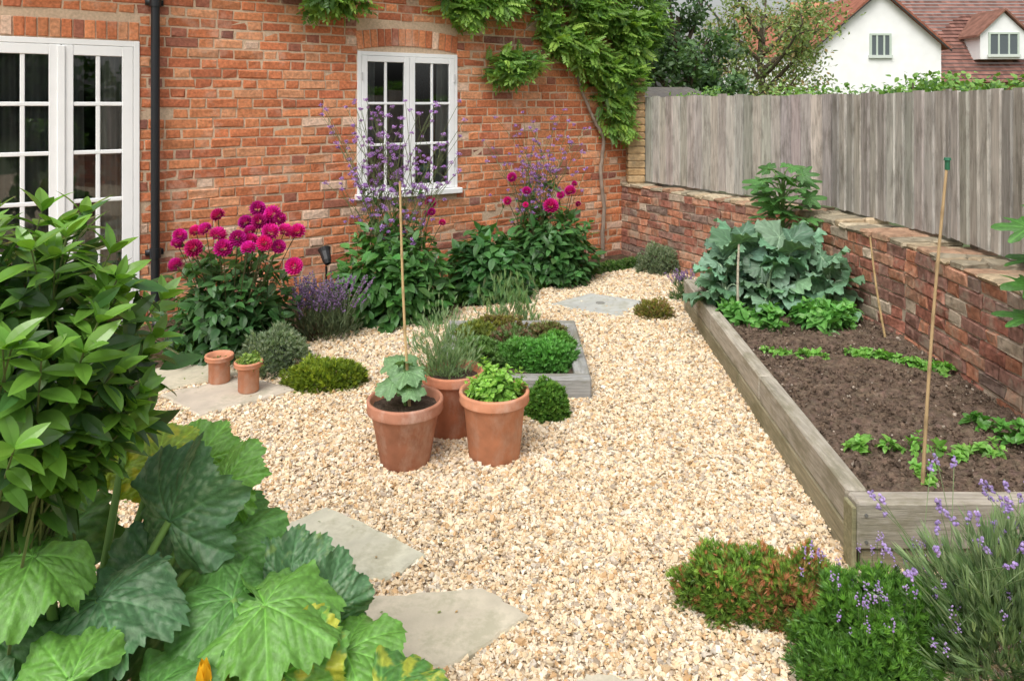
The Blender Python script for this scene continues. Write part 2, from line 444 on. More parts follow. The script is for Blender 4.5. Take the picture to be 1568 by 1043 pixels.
WC=(.88,.89,.89)
def casement(mb,gb,x0,x1,z0,z1,cols,rows,st,y0=-.01,bar=.022,bot=None,mid=None):
    d=.045; bot=bot or st
    box(mb,x0,x0+st,y0,y0+d,z0,z1,WC,bev=.003); box(mb,x1-st,x1,y0,y0+d,z0,z1,WC,bev=.003)
    box(mb,x0+st,x1-st,y0+.002,y0+d,z1-st,z1-.0005,WC,bev=.003); box(mb,x0+st,x1-st,y0+.002,y0+d,z0+.0005,z0+bot,WC,bev=.003)
    gx0,gx1,gz0,gz1=x0+st,x1-st,z0+bot,z1-st
    for i in range(1,cols):
        c=gx0+(gx1-gx0)*i/cols; box(mb,c-bar/2,c+bar/2,y0+.008,y0+.034,gz0,gz1,WC,bev=.004)
    for j in range(1,rows):
        c=gz0+(gz1-gz0)*j/rows; box(mb,gx0,gx1,y0+.006,y0+.032,c-bar/2,c+bar/2,WC,bev=.004)
    for i in range(cols):
        for j in range(rows):
            a0=gx0+(gx1-gx0)*i/cols;a1=gx0+(gx1-gx0)*(i+1)/cols;b0=gz0+(gz1-gz0)*j/rows;b1=gz0+(gz1-gz0)*(j+1)/rows
            tx,tz=R.normal(0,.0026),R.normal(-.0014,.0022); yy=y0+.022
            poly(gb,[(a0,yy-tx-tz,b0),(a1,yy+tx-tz,b0),(a1,yy+tx+tz,b1),(a0,yy-tx+tz,b1)],(.5,.5,.5))
win=MB(); gl=MB()
f=.035
box(win,WX0,WX0+f,-.030,.08,WZ0+.05,WZ1,WC,bev=.003); box(win,WX1-f,WX1,-.030,.08,WZ0+.05,WZ1,WC,bev=.003)
box(win,WX0+f,WX1-f,-.028,.08,WZ1-f,WZ1-.001,WC,bev=.003)
box(win,WX0-.02,WX1+.03,-.075,.06,WZ0-.002,WZ0+.048,WC,bev=.006)
xm=(WX0+WX1)/2
casement(win,gl,WX0+f+.002,xm-.002,WZ0+.052,WZ1-f-.002,2,3,.05,y0=-.035)
casement(win,gl,xm+.002,WX1-f-.002,WZ0+.052,WZ1-f-.002,2,3,.05,y0=-.035)
for z in (WZ0+.25,WZ1-.25):
    box(win,WX0+f-.004,WX0+f+.008,-.045,-.036,z,z+.07,(.6,.6,.6)); box(win,WX1-f-.008,WX1-f+.004,-.045,-.036,z,z+.07,(.6,.6,.6))
fr=.04
box(win,DX0,DX0+fr,-.030,.08,.02,DZ1,WC,bev=.003); box(win,DX1-fr,DX1,-.030,.08,.02,DZ1,WC,bev=.003)
box(win,DX0+fr,DX1-fr,-.028,.08,DZ1-fr,DZ1-.001,WC,bev=.003); box(win,DX0,DX1,-.05,.1,0,.06,(.5,.5,.48),bev=.004)
xd=(DX0+DX1)/2
casement(win,gl,DX0+fr+.002,xd-.002,.065,DZ1-fr-.002,2,5,.07,y0=-.03,bar=.028,bot=.2)
casement(win,gl,xd+.002,DX1-fr-.002,.065,DZ1-fr-.002,2,5,.07,y0=-.03,bar=.028,bot=.2)
box(win,xd-.022,xd+.022,-.042,-.0305,.07,DZ1-fr-.01,WC,bev=.003)
win.build('window_and_door_joinery',m_paint,house,local=True)
gl.build('glass_panes',m_glass,house,local=True)
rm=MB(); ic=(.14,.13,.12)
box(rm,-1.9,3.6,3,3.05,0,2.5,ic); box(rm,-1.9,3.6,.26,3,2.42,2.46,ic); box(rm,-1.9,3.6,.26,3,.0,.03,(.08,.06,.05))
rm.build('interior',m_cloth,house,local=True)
cu=MB()
def curtain(x0,x1,z0,z1,y,col):
    n=60; xs=np.linspace(x0,x1,n); V=[]
    for x in xs:
        yy=y+.02*sin(x*95)+.012*sin(x*41)
        V+= [(x+.02*sin(x*30),yy,z0),(x,yy,z1)]
    F=[(2*i,2*i+2,2*i+3,2*i+1) for i in range(n-1)]
    cu.add(V,F,col)
curtain(DX1-.26,DX1-.03,.1,2.0,.07,(.58,.54,.50)); curtain(DX0+.03,DX0+.62,.1,2.0,.09,(.34,.34,.33))
curtain(WX0+.04,WX0+.2,.85,2.0,.07,(.40,.40,.39)); curtain(WX1-.17,WX1-.04,.85,2.0,.07,(.65,.63,.60))
box(cu,WX0+.5,WX0+.62,.10,.18,.85,1.15,(.7,.65,.5)); box(cu,WX0+.66,WX0+.74,.10,.18,.85,1.05,(.4,.5,.55))
cu.build('curtains',m_cloth,house,local=True,smooth=True)
mb=MB()
pts=[(.095,-.075,z) for z in np.linspace(.12,4.7,30)]
tube(mb,[(.095,-.14,.03),(.095,-.10,.09)]+pts,.030,(.012,.014,.018),14)
for z in (.5,2.3,4.1):
    tube(mb,[(.095,-.075,z),(.095,-.075,z+.07)],.038,(.012,.014,.018),14); box(mb,.035,.155,-.045,-.018,z+.015,z+.055,(.012,.014,.018))
mb.build('drainpipe',m_black,house,local=True,smooth=True)
mb=MB()
tube(mb,[(T0,-.33,ZT-.28),(T1+.1,-.33,ZT-.28)],.06,(.012,.013,.015),12)
mb.build('gutter',m_black,house,local=True)

# ------------------------------------------------------------------ garden wall, coping, fence
wall=empty('brick_garden_wall',(2.3,4.5,0))
gb=MB(); gm=MB(); gc=MB()
fen=empty('wooden_fence',(2.7,4.5,.8))
fb=MB()
def offs(P,d):
    P=np.array(P,float); out=[]
    for i in range(len(P)):
        t=np.zeros(2)
        if i>0: t+=nrm(P[i]-P[i-1])
        if i<len(P)-1: t+=nrm(P[i+1]-P[i])
        t=nrm(t); n=np.array([-t[1],t[0]]); out.append(P[i]+n*d)
    return np.array(out)
TOP=.74
W2=offs(WALL,.34)
for i in range(len(WALL)-1):
    a=np.array(WALL[i]);b=np.array(WALL[i+1]); L=np.linalg.norm(b-a); d=(b-a)/L; n=np.array([-d[1],d[0]])
    def tf(V,a=a,d=d,n=n): return np.c_[a[0]+V[:,0]*d[0]+V[:,1]*n[0],a[1]+V[:,0]*d[1]+V[:,1]*n[1],V[:,2]]
    brickwall(gb,0.003,L-.003,.0,TOP,[],gcol,D=.02,tf=tf,jit=.004)
    c2,d2=W2[i],W2[i+1]
    e=-n*.008
    V=[(a[0]+e[0],a[1]+e[1],0),(b[0]+e[0],b[1]+e[1],0),(b[0]+e[0],b[1]+e[1],TOP),(a[0]+e[0],a[1]+e[1],TOP),(*c2,0),(*d2,0),(*d2,TOP),(*c2,TOP)]
    gm.add(V,[(0,1,2,3),(3,2,6,7),(4,5,6,7)],(.42,.35,.27))
    x=0
    while x<L:
        w=R.uniform(.07,.2)
        if x+w>L: w=L-x
        z1=TOP+.038+R.normal(0,.007); ov=R.uniform(-.01,.02)
        col=pal([(.42,.33,.22),(.38,.24,.16),(.46,.39,.28),(.30,.26,.19)],[4,3,3,3],1)[0]
        ya=.15+R.normal(0,.02)
        def tf2(V,tf=tf):
            V=V.copy(); V[:,2]+=R.normal(0,.004,len(V))*(V[:,2]>TOP); V[:,:2]+=R.normal(0,.004,(len(V),2)); return tf(V)
        box(gc,x+.002,x+w-.002,-.02-ov,ya,TOP-.002,z1,col,bev=.012,tf=tf2)
        box(gc,x+.002,x+w-.002,ya+.006,.36,TOP-.002,z1-.004+R.normal(0,.006),col*R.uniform(.85,1.1),bev=.012,tf=tf2)
        x+=w
gb.build('brickwork',m_gbrick,wall); gm.build('mortar_core',m_mortar,wall); gc.build('coping',m_cap,wall)
mb=MB()
z=TOP+.05
while z<1.84:
    box(mb,1.205,1.385,7.80,7.96,z,z+.066,pal([(.46,.30,.15),(.48,.34,.19),(.40,.26,.14)],[1,1,1],1)[0],bev=.008); z+=.075
box(mb,1.215,1.375,7.81,7.955,TOP,1.82,(.4,.3,.18))
mb.build('brick_pier',m_cap,wall)

FL=offs(WALL,.27)
FL[0]=(1.40,7.82)
ftop=1.68
for i in range(len(FL)-1):
    a=FL[i];b=FL[i+1];L=np.linalg.norm(b-a);d=(b-a)/L;n=np.array([-d[1],d[0]])
    def tf(V,a=a,d=d,n=n): return np.c_[a[0]+V[:,0]*d[0]+V[:,1]*n[0],a[1]+V[:,0]*d[1]+V[:,1]*n[1],V[:,2]]
    x=0
    while x<L-.01:
        w=.102
        col=np.array([.43,.405,.37])*(1+R.normal(0,.11))*(1+R.normal(0,.025,3))
        w2=min(w+.012,L-x)
        y0=R.normal(0,.001)-.010
        zt=ftop+R.normal(0,.007); zb=.797+R.uniform(0,.01); tl=R.normal(0,.002)
        V=np.array([(x,y0-.002,zb),(x+w2,y0-.018,zb),(x+w2,y0+.004,zb),(x,y0+.004,zb),
                    (x+tl,y0-.002,zt),(x+w2+tl,y0-.018,zt),(x+w2+tl,y0+.004,zt),(x+tl,y0+.004,zt)])
        V[4:,1]+=R.normal(0,.003)
        fb.add(tf(V),[(0,1,5,4),(1,2,6,5),(2,3,7,6),(3,0,4,7),(4,5,6,7)],col)
        x+=w
    box(fb,0,L,.01,.05,1.45,1.52,(.3,.27,.23),tf=tf); box(fb,0,L,.01,.05,.95,1.02,(.3,.27,.23),tf=tf)
    for px_ in np.arange(.1,L,1.8): box(fb,px_,px_+.09,.05,.14,.0,1.6,(.3,.27,.23),tf=tf)
fb.build('boards',m_fence,fen)

# ------------------------------------------------------------------ raised bed
bed=empty('raised_timber_bed',(1.75,4.1,0))
mb=MB(); tcol=(.41,.375,.31)
def seglog(mb,a,b,w,z0,z1,col,bev=.008):
    a=np.array(a,float);b=np.array(b,float);L=np.linalg.norm(b-a);d=(b-a)/L;n=np.array([-d[1],d[0]])
    tf=lambda V: np.c_[a[0]+V[:,0]*d[0]+V[:,1]*n[0],a[1]+V[:,0]*d[1]+V[:,1]*n[1],V[:,2]]
    box(mb,0,L,-w,0,z0,z1,col,bev=bev,tf=tf)
SL=(1.17,2.556);SR=(1.33,5.75)
def lp(a,b,t): return (a[0]+(b[0]-a[0])*t,a[1]+(b[1]-a[1])*t)
cuts=[0.0,.37,.72,1.0]
for i in range(3):
    seglog(mb,lp(SL,SR,cuts[i]+(.026 if i==0 else .0012)),lp(SL,SR,cuts[i+1]-.0012),.075,.125,.25+R.normal(0,.003),np.array(tcol)*R.uniform(.9,1.08))
cuts=[0.0,.5,1.0]
for i in range(2):
    seglog(mb,lp(SL,SR,cuts[i]+(.026 if i==0 else .0008)),lp(SL,SR,cuts[i+1]-.0008),.079,.0,.121,np.array((.31,.28,.19))*R.uniform(.92,1.08))
mb.build('side_sleepers',m_timber,bed)
mb=MB()
box(mb,1.172,2.22,2.545,2.625,.09,.252,(.39,.355,.30),bev=.008); box(mb,1.19,2.22,2.56,2.63,.0,.086,(.28,.25,.17),bev=.008)
box(mb,1.335,2.2,5.76,5.83,.0,.247,tcol,bev=.008)
box(mb,1.155,1.171,2.548,2.62,.0,.235,(.30,.28,.17),bev=.004)
for (px_,pz) in ((1.2,.12),(1.2,.21)):
    tube(mb,[(px_,2.545,pz),(px_,2.540,pz)],.006,(.15,.15,.15),8)
mb.build('end_sleepers',m_timberx,bed)
mb=MB()
nx,ny=50,150
GX=np.linspace(0,1,nx);GY=np.linspace(2.6,5.78,ny)
V=[]
from mathutils import noise as mn, Vector
for y in GY:
    xl=BEDL(y)+.07; xr=np.interp(y,[1.2,3.35,4.5,5.8],[2.25,2.3,2.37,2.25])+.01
    for u in GX:
        x=xl+(xr-xl)*u
        z=.195+.018*mn.noise(Vector((x*5,y*5,0)))+.014*mn.noise(Vector((x*22,y*22,3)))+.008*mn.noise(Vector((x*60,y*60,5)))+R.normal(0,.0015)
        V.append((x,y,z))
F=[(j*nx+i,j*nx+i+1,(j+1)*nx+i+1,(j+1)*nx+i) for j in range(ny-1) for i in range(nx-1)]
C=cvar((.15,.108,.08),len(V),.1,.03); mb.add(V,F,C)
n=11000; Y=R.uniform(2.62,5.75,n); X=R.uniform(1.25,2.35,n)
keep=(X>BEDL(Y)+.08)&(X<np.interp(Y,[1.2,3.35,4.5,5.8],[2.25,2.3,2.37,2.25])-.01); X=X[keep];Y=Y[keep];n=len(X)
M=orient(R.normal(0,1,(n,3)),R.normal(0,1,(n,3)))
mb.inst((ico*R.uniform(.7,1.3,(12,1)),icof),M,np.c_[X,Y,.198+R.normal(0,.006,n)],pal([(.14,.10,.073),(.18,.13,.095),(.10,.073,.055),(.44,.37,.3)],[5,4,4,.5],n),scale=.0037*R.lognormal(0,.55,n))
mb.build('soil',m_soil,bed)

cb=empty('small_timber_bed',(0,4.6,0)); mb=MB(); g2=(.31,.31,.30)
box(mb,.345,.43,4.14,5.06,.0,.125,g2,bev=.008); box(mb,-.43,-.345,4.14,5.06,.0,.125,g2,bev=.008)
mb.build('side_sleepers',m_timber,cb); mb=MB()
box(mb,-.43,.43,4.05,4.135,.0,.123,g2,bev=.008); box(mb,-.43,.43,5.065,5.15,.0,.123,g2,bev=.008)
mb.build('end_sleepers',m_timberx,cb); mb=MB()
V=[(x,y,.085+.012*mn.noise(Vector((x*9,y*9,0)))) for y in np.linspace(4.12,5.08,30) for x in np.linspace(-.36,.36,24)]
mb.add(V,[(j*24+i,j*24+i+1,(j+1)*24+i+1,(j+1)*24+i) for j in range(29) for i in range(23)],(.09,.065,.045)); mb.build('soil',m_soil,cb)

# ------------------------------------------------------------------ plants
def rnd(n,s=1): return R.normal(0,s,(n,3))
def dome_pts(n,c,rx,ry,h,lo=.75,hmin=.0,lump=.12):
    d=nrm(R.normal(0,1,(n,3))); d[:,2]=np.abs(d[:,2])
    ph=R.uniform(0,6,4)
    lum=1+lump*(np.sin(d[:,0]*5+ph[0])*np.cos(d[:,1]*6+ph[1])+.6*np.sin(d[:,2]*9+ph[2]+d[:,0]*7))
    r=R.uniform(lo,1,n)*lum
    P=np.c_[d[:,0]*rx*r,d[:,1]*ry*r,hmin+d[:,2]*(h-hmin)*r]
    return P+np.array(c),d
def shoots(mb,base,tips,T,size,nodes,t0=.35,up=.5,cols=None,stemc=(.07,.12,.04),stemr=.003,spread=1.0,mi=0,stem_mi=1,per=2,basejit=.05,tipleaf=3,tsz=.6,lean=.5,young=None):
    n=len(tips); base=np.asarray(base,float)
    B=np.tile(base,(n,1)) if base.ndim==1 else base
    B=B+np.c_[R.normal(0,basejit,(n,2)),np.zeros(n)]
    mid=(B+tips)/2; mid[:,:2]=B[:,:2]+(tips[:,:2]-B[:,:2])*(1-lean)*.6; mid[:,2]=B[:,2]+(tips[:,2]-B[:,2])*.62
    for i in range(n):
        if stemr>0: tube(mb,bez(B[i],mid[i],tips[i],5),np.linspace(stemr,stemr*.5,5),stemc,4,stem_mi,cap=False)
    rot0=R.uniform(0,2*pi,n)
    for k in range(nodes):
        t=t0+(1-t0)*(k+.5)/nodes
        P=(1-t)**2*B+2*t*(1-t)*mid+t*t*tips
        D=nrm(2*(1-t)*(mid-B)+2*t*(tips-mid))
        ref=nrm(np.cross(D,np.array([.3,.2,.9]))); ref2=np.cross(D,ref)
        for j in range(per):
            a=rot0+k*2.4+j*2*pi/per+R.normal(0,.3,n)
            o=np.cos(a)[:,None]*ref+np.sin(a)[:,None]*ref2
            d=nrm(o*spread+D*up+rnd(n,.12)+np.array([0,0,-.05]))
            nn=nrm(D*.7+np.array([0,0,.7])+rnd(n,.2))
            c=cvar(cols,n,.14,.06)
            if young is not None: c=c*(1-t**3)+np.asarray(young)*t**3*(1+R.normal(0,.1,(n,1)))
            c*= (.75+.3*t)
            mb.inst(T,orient(d,nn),P,c,scale=size*R.uniform(.7,1.15,n)*(1-.35*max(0,t-.6)),mi=mi)
    for j in range(tipleaf):
        a=rot0+j*2*pi/max(tipleaf,1)
        o=np.c_[np.cos(a),np.sin(a),np.zeros(n)]
        d=nrm(o*.7+D*.9+rnd(n,.15)); c=cvar(cols if young is None else young,n,.12,.05)
        mb.inst(T,orient(d,nrm(D-o*.5)),tips,c,scale=size*tsz*R.uniform(.7,1.1,n),mi=mi)

def flowerT(np_=80,r=.5,L=.34,W=.26,flat=.75):
    pt=leafT(L,W,4,.5,-.25,.6,.6)
    k=np.arange(np_)+.5; z=1-1.85*k/np_*.98; a=k*2.39996
    d=np.c_[np.sqrt(np.clip(1-z*z,0,1))*np.cos(a),np.sqrt(np.clip(1-z*z,0,1))*np.sin(a),z]
    M=orient(d*[1,1,.8]+[0,0,.12],np.tile([0,0,1.],(np_,1))+d*.1)
    V=np.einsum('nij,vj->nvi',M,pt[0])+(d*np.array([1,1,flat])*r*.45)[:,None,:]
    F=(pt[1][None]+(np.arange(np_)*len(pt[0]))[:,None,None]).reshape(-1,4)
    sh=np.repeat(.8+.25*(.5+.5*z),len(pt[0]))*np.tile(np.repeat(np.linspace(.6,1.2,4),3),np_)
    return V.reshape(-1,3),F,sh
FT=flowerT()
LT=leafT(1,.52,6,.25,.28,.8,.8)
LTn=leafT(1,.34,6,.3,.2,.85,.8)

def dahlia(name,c,rx,ry,h,nsh,flowers,col=(.085,.20,.055),size=.10,mag=(.64,.025,.31)):
    mb=MB(); c=np.array(c,float)
    P,d=dome_pts(nsh,c,rx,ry,h,.6,.08)
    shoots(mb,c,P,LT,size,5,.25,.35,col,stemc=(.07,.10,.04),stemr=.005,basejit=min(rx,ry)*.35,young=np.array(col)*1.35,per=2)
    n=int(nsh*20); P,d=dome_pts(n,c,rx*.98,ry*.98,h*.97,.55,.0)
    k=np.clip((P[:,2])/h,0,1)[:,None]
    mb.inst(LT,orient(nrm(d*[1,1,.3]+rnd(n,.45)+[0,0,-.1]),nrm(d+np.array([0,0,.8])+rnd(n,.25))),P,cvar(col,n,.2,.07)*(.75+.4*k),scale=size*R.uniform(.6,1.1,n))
    fl=MB()
    for (x,y,z,s) in flowers:
        b=c+np.array([(x-c[0])*.5,(y-c[1])*.5,h*.4]); p=np.array([x,y,z])
        tube(mb,bez(b,(b+p)/2+np.array([0,0,.05]),p,6),.003,(.09,.09,.04),5,1,cap=False)
        dd=nrm(np.array([R.normal(0,.45),-.5+R.normal(0,.4),.8]))
        M=orient(np.cross(dd,[1,0,.01])[None],dd[None])
        fl.inst(FT,M,[p],np.array(mag)*R.uniform(.7,1.2)*np.array([1,1,R.uniform(.8,1.35)]),scale=[s*R.uniform(.85,1.12)])
    e=empty(name,tuple(c)); mb.build('foliage',[m_leaf,m_stem],e)
    if flowers: fl.build('flowers',m_petal,e)
    return e

fl=[]
for (x,z,y) in [(-2.06,.62,4.6),(-2.08,.78,4.7),(-2.0,.80,4.75),(-1.92,.82,4.7),(-1.86,.90,4.75),(-1.80,.80,4.6),(-1.68,.78,4.6),(-1.62,.76,4.65),(-1.60,.86,4.75),(-1.55,.83,4.8),(-1.53,.90,4.8),(-1.47,.88,4.75),(-1.43,.73,4.6),(-1.42,.81,4.7),(-1.37,.79,4.8),(-1.58,.74,4.5),(-1.35,.60,4.65),(-1.72,.84,4.85),(-1.66,.92,4.9),(-2.12,.72,4.75),(-1.50,.76,4.55),(-1.75,.73,4.55),(-1.95,.72,4.6),(-1.48,.82,4.6),(-1.64,.81,4.7)]:
    fl.append((x,y,z,R.uniform(.080,.108)))
dahlia('dahlia_bush',(-1.83,4.86,.02),.44,.38,.72,50,fl,col=(.065,.16,.05))
dahlia('dahlia_bush',(-.90,5.62,.02),.46,.38,.74,52,[(-.62,5.7,.86,.09),(-.60,5.6,.80,.06),(-.52,5.6,.72,.06),(-.66,5.8,.76,.05)],col=(.09,.23,.06),size=.115)
dahlia('dahlia_bush',(-.20,6.18,.02),.34,.28,.58,38,[],col=(.075,.20,.06),size=.13)
dahlia('dahlia_bush',(.33,6.78,.02),.44,.36,.68,50,[(.0,6.7,.95,.09),(.13,6.7,.83,.08),(.34,6.6,.71,.12),(.52,6.7,.83,.12),(.44,6.8,.78,.07),(-.04,6.7,.74,.07),(.6,6.8,.70,.06),(.12,6.6,.72,.05),(.56,6.75,.89,.05)],size=.11,col=(.08,.20,.06))

def verbena(name,c,spx,spy,n,z0,z1):
    mb=MB(); fm=MB(); c=np.array(c,float)
    Q=[]
    for i in range(n):
        b=c+np.array([R.normal(0,.14),R.normal(0,.08),0]); tp=c+np.array([R.uniform(-spx,spx),R.uniform(-spy,spy),R.uniform(z0,z1)])
        pts=bez(b,b+np.array([0,0,tp[2]*.5]),tp,8); tube(mb,pts,np.linspace(.0032,.0016,8),(.14,.17,.07),4,1,cap=False)
        Q.append(tp)
        for k in range(R.integers(4,7)):
            t=R.uniform(.5,.95); s=pts[int(t*7)]
            e=s+np.array([R.normal(0,.07),R.normal(0,.07),R.uniform(.06,.22)])
            e[2]=min(e[2],z1+.03)
            tube(mb,bez(s,(s+e)/2+np.array([R.normal(0,.02),0,-.02]),e,4),.0014,(.14,.17,.07),4,1,cap=False); Q.append(e)
        for k in range(5):
            s=pts[int(R.uniform(1,5))]; lf=nrm(rnd(2)+[0,0,.3]); mb.inst(LTn,orient(lf,rnd(2)+[0,0,1]),np.tile(s,(2,1)),cvar((.08,.16,.05),2),scale=R.uniform(.05,.10,2))
    Q=np.array(Q); m=44
    P=np.repeat(Q,m,0)+nrm(rnd(len(Q)*m))*R.uniform(.2,1,(len(Q)*m,1))*np.array([.026,.026,.015])*np.repeat(R.uniform(.45,1.1,len(Q)),m)[:,None]
    N=len(P)
    fm.inst(leafT(1,.9,3,.2,.1),orient(rnd(N),rnd(N)+[0,-.5,1]),P,pal([(.46,.26,.70),(.58,.38,.80),(.36,.17,.56),(.26,.12,.34)],[4,4,3,1],N),scale=.0112*R.uniform(.7,1.2,N))
    e=empty(name,tuple(c)); mb.build('stems',[m_leaf,m_stem],e); fm.build('flower_heads',m_petal,e)
verbena('verbena_plant',(-.90,5.66,.02),.56,.12,50,.92,1.62)
verbena('verbena_plant',(.20,6.90,.02),.48,.14,34,.95,1.55)

def tuft(nl=6,L=1,W=.16,sp=.6):
    lt=leafT(L,W,3,.2,-.1,.7,.6); Vs=[];Fs=[];S=[]
    for i in range(nl):
        a=i*2.4; s_=sp*(.4+.6*R.random())
        d=np.array([[cos(a)*s_,sin(a)*s_,1]]); M=orient(d,np.array([[-cos(a),-sin(a),.3]]))[0]
        Fs.append(lt[1]+len(Vs)*len(lt[0])); Vs.append(lt[0]@M.T*(.7+.3*R.random())); S.append(lt[2])
    return np.concatenate(Vs),np.concatenate(Fs),np.concatenate(S)
TF=tuft(7,1,.16,.7); TFw=tuft(6,1,.34,.9); TFn=tuft(6,1,.07,.35)
def toM(d):
    d=nrm(d); ref=R.normal(0,1,d.shape); X=nrm(np.cross(ref,d)); Y=np.cross(d,X)
    return np.stack([X,Y,d],-1)
def mound(name,c,rx,ry,h,n,size,T,cols,w=None,lo=.72,lump=.14,mb=None,m=None,up=.25,jit=.4,core=True):
    own=mb is None
    if own: mb=MB()
    P,d=dome_pts(n,c,rx,ry,h,lo,0,lump)
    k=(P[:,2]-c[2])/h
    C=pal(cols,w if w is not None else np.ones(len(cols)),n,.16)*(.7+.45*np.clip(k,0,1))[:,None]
    mb.inst(T,toM(d+np.array([0,0,up])+rnd(n,jit)),P,C,scale=size*R.uniform(.6,1.35,n))
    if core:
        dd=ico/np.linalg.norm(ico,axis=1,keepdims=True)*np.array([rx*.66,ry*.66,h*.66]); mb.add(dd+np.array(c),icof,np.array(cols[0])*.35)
    if own: return mb.build(name,m or m_leaf,origin=tuple(c))
sant=[(.22,.29,.18),(.30,.36,.25),(.17,.24,.13)]
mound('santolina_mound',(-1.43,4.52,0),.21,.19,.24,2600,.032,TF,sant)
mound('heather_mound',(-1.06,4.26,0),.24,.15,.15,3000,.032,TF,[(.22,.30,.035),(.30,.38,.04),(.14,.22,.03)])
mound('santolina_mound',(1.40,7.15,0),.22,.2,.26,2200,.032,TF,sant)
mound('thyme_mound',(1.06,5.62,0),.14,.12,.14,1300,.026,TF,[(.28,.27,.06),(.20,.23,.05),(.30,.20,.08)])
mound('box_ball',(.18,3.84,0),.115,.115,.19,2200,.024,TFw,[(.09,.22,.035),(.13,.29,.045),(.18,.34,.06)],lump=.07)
def lavender(name,c,rx,ry,h,n,nsp,lc,fc,spl=.06,L=.09,out=.45,fsz=.008):
    mb=MB(); fm=MB(); c=np.array(c,float)
    P,d=dome_pts(n,c,rx*.85,ry*.85,h*.85,.35,0,.1)
    mb.inst(TFn,toM(d*[1,1,.5]*out*1.6+[0,0,.9]+rnd(n,.3)),P,pal(lc,np.ones(len(lc)),n,.15),scale=L*R.uniform(.6,1.2,n))
    dd=nrm(np.c_[R.normal(0,1,(nsp,2))*out,np.ones(nsp)])
    B=c+np.c_[R.uniform(-rx*.6,rx*.6,nsp),R.uniform(-ry*.6,ry*.6,nsp),np.full(nsp,h*.35)]
    Tp=c+np.c_[(B-c)[:,0]+dd[:,0]*h*.7+R.normal(0,.02,nsp),(B-c)[:,1]+dd[:,1]*h*.7,h*R.uniform(.75,1.15,nsp)]
    for i in range(nsp):
        tube(mb,bez(B[i],(B[i]+Tp[i])/2+[0,0,.03],Tp[i],4),.0013,(.16,.22,.10),3,1,cap=False)
        m_=int(14); t=R.random(m_); ax=nrm(Tp[i]-B[i])
        Q=Tp[i]-ax*spl*t[:,None]+rnd(m_,.0035)
        fm.inst((ico*.9,icof),toM(rnd(m_)),Q,pal(fc,np.ones(len(fc)),m_,.15),scale=fsz*.6*R.uniform(.6,1.1,m_))
    e=empty(name,tuple(c)); mb.build('foliage',[m_leaf,m_stem],e); fm.build('flower_spikes',m_petal,e)
lavender('catmint_clump',(-1.30,5.12,0),.32,.22,.38,1500,170,[(.13,.18,.10),(.16,.20,.12)],[(.27,.17,.36),(.34,.22,.44),(.2,.14,.24)],.12,.05,.5,.012)
lavender('catmint_clump',(1.40,6.1,0),.14,.12,.24,400,40,[(.10,.2,.07)],[(.30,.18,.42)],.05,.05)
lavender('lavender_bush',(1.44,2.12,0),.42,.26,.45,3200,75,[(.22,.33,.16),(.30,.40,.22),(.16,.26,.12)],[(.36,.26,.58),(.44,.34,.66)],.035,.085,.8,.010)
mb=MB()
mound('',(.70,2.40,0),.18,.14,.16,3900,.027,TF,[(.17,.30,.05),(.25,.40,.07),(.44,.20,.09),(.12,.22,.04)],[4,4,1.8,3],mb=mb,jit=.55,lump=.22)
mound('',(.88,2.35,0),.18,.13,.18,4200,.027,TF,[(.46,.20,.10),(.20,.32,.055),(.14,.25,.045),(.36,.26,.09)],[2.6,3,2,2],mb=mb,jit=.55,lump=.22)
mb.build('heather_mound',m_leaf,origin=(.8,2.36,0))
mb=MB()
mound('',(1.08,2.20,0),.24,.17,.20,7500,.028,TF,[(.08,.19,.035),(.12,.27,.04),(.17,.35,.055)],[3,4,2],mb=mb,jit=.55,lump=.22)
mound('',(.95,2.06,0),.17,.11,.12,2500,.027,TF,[(.08,.19,.035),(.12,.27,.04)],mb=mb,jit=.55,lump=.2)
mb.build('savory_mound',m_leaf,origin=(1.05,2.18,0))
n=75; P=np.c_[R.uniform(.88,1.4,n),R.uniform(2.0,2.35,n),R.uniform(.14,.28,n)]
mb=MB()
for i in range(n):
    m_=10; mb.inst((ico,icof),toM(rnd(m_)),P[i]+rnd(m_,.004)*[1,1,2.4],pal([(.38,.26,.60),(.46,.36,.64)],[1,1],m_),scale=.003*R.uniform(.6,1.2,m_))
    tube(mb,[P[i]-[0,0,.06],P[i]],.001,(.1,.17,.05),3,cap=False)
mb.build('lavender_sprigs',m_petal,origin=(1.1,2.15,0))
mb=MB()
for x in np.linspace(.75,1.25,7): mound('',(x,float(border_y(x))+.1,0),.09,.08,.09,260,.03,TFw,[(.08,.18,.04),(.13,.26,.05),(.18,.26,.1)],mb=mb,core=False)
for k in range(16):
    x=R.uniform(-2.5,.6); mound('',(x,float(border_y(x))+R.uniform(.05,.3),0),.08,.08,.10,200,.04,TFw,[(.08,.18,.04),(.13,.26,.05)],mb=mb,core=False)
mb.build('border_groundcover',m_leaf,origin=(0,6,0))

mb=MB()
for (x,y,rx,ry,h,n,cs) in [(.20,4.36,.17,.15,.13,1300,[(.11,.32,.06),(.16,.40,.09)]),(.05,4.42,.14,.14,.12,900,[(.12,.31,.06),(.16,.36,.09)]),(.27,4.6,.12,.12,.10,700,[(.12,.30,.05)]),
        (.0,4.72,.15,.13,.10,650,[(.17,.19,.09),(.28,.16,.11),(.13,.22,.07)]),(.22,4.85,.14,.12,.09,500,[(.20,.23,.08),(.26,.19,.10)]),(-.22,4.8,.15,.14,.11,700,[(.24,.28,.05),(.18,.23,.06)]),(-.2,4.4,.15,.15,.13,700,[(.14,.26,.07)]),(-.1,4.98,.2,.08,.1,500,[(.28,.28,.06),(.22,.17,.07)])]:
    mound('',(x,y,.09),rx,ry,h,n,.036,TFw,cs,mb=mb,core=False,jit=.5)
mb.build('herbs',m_leaf,cb)
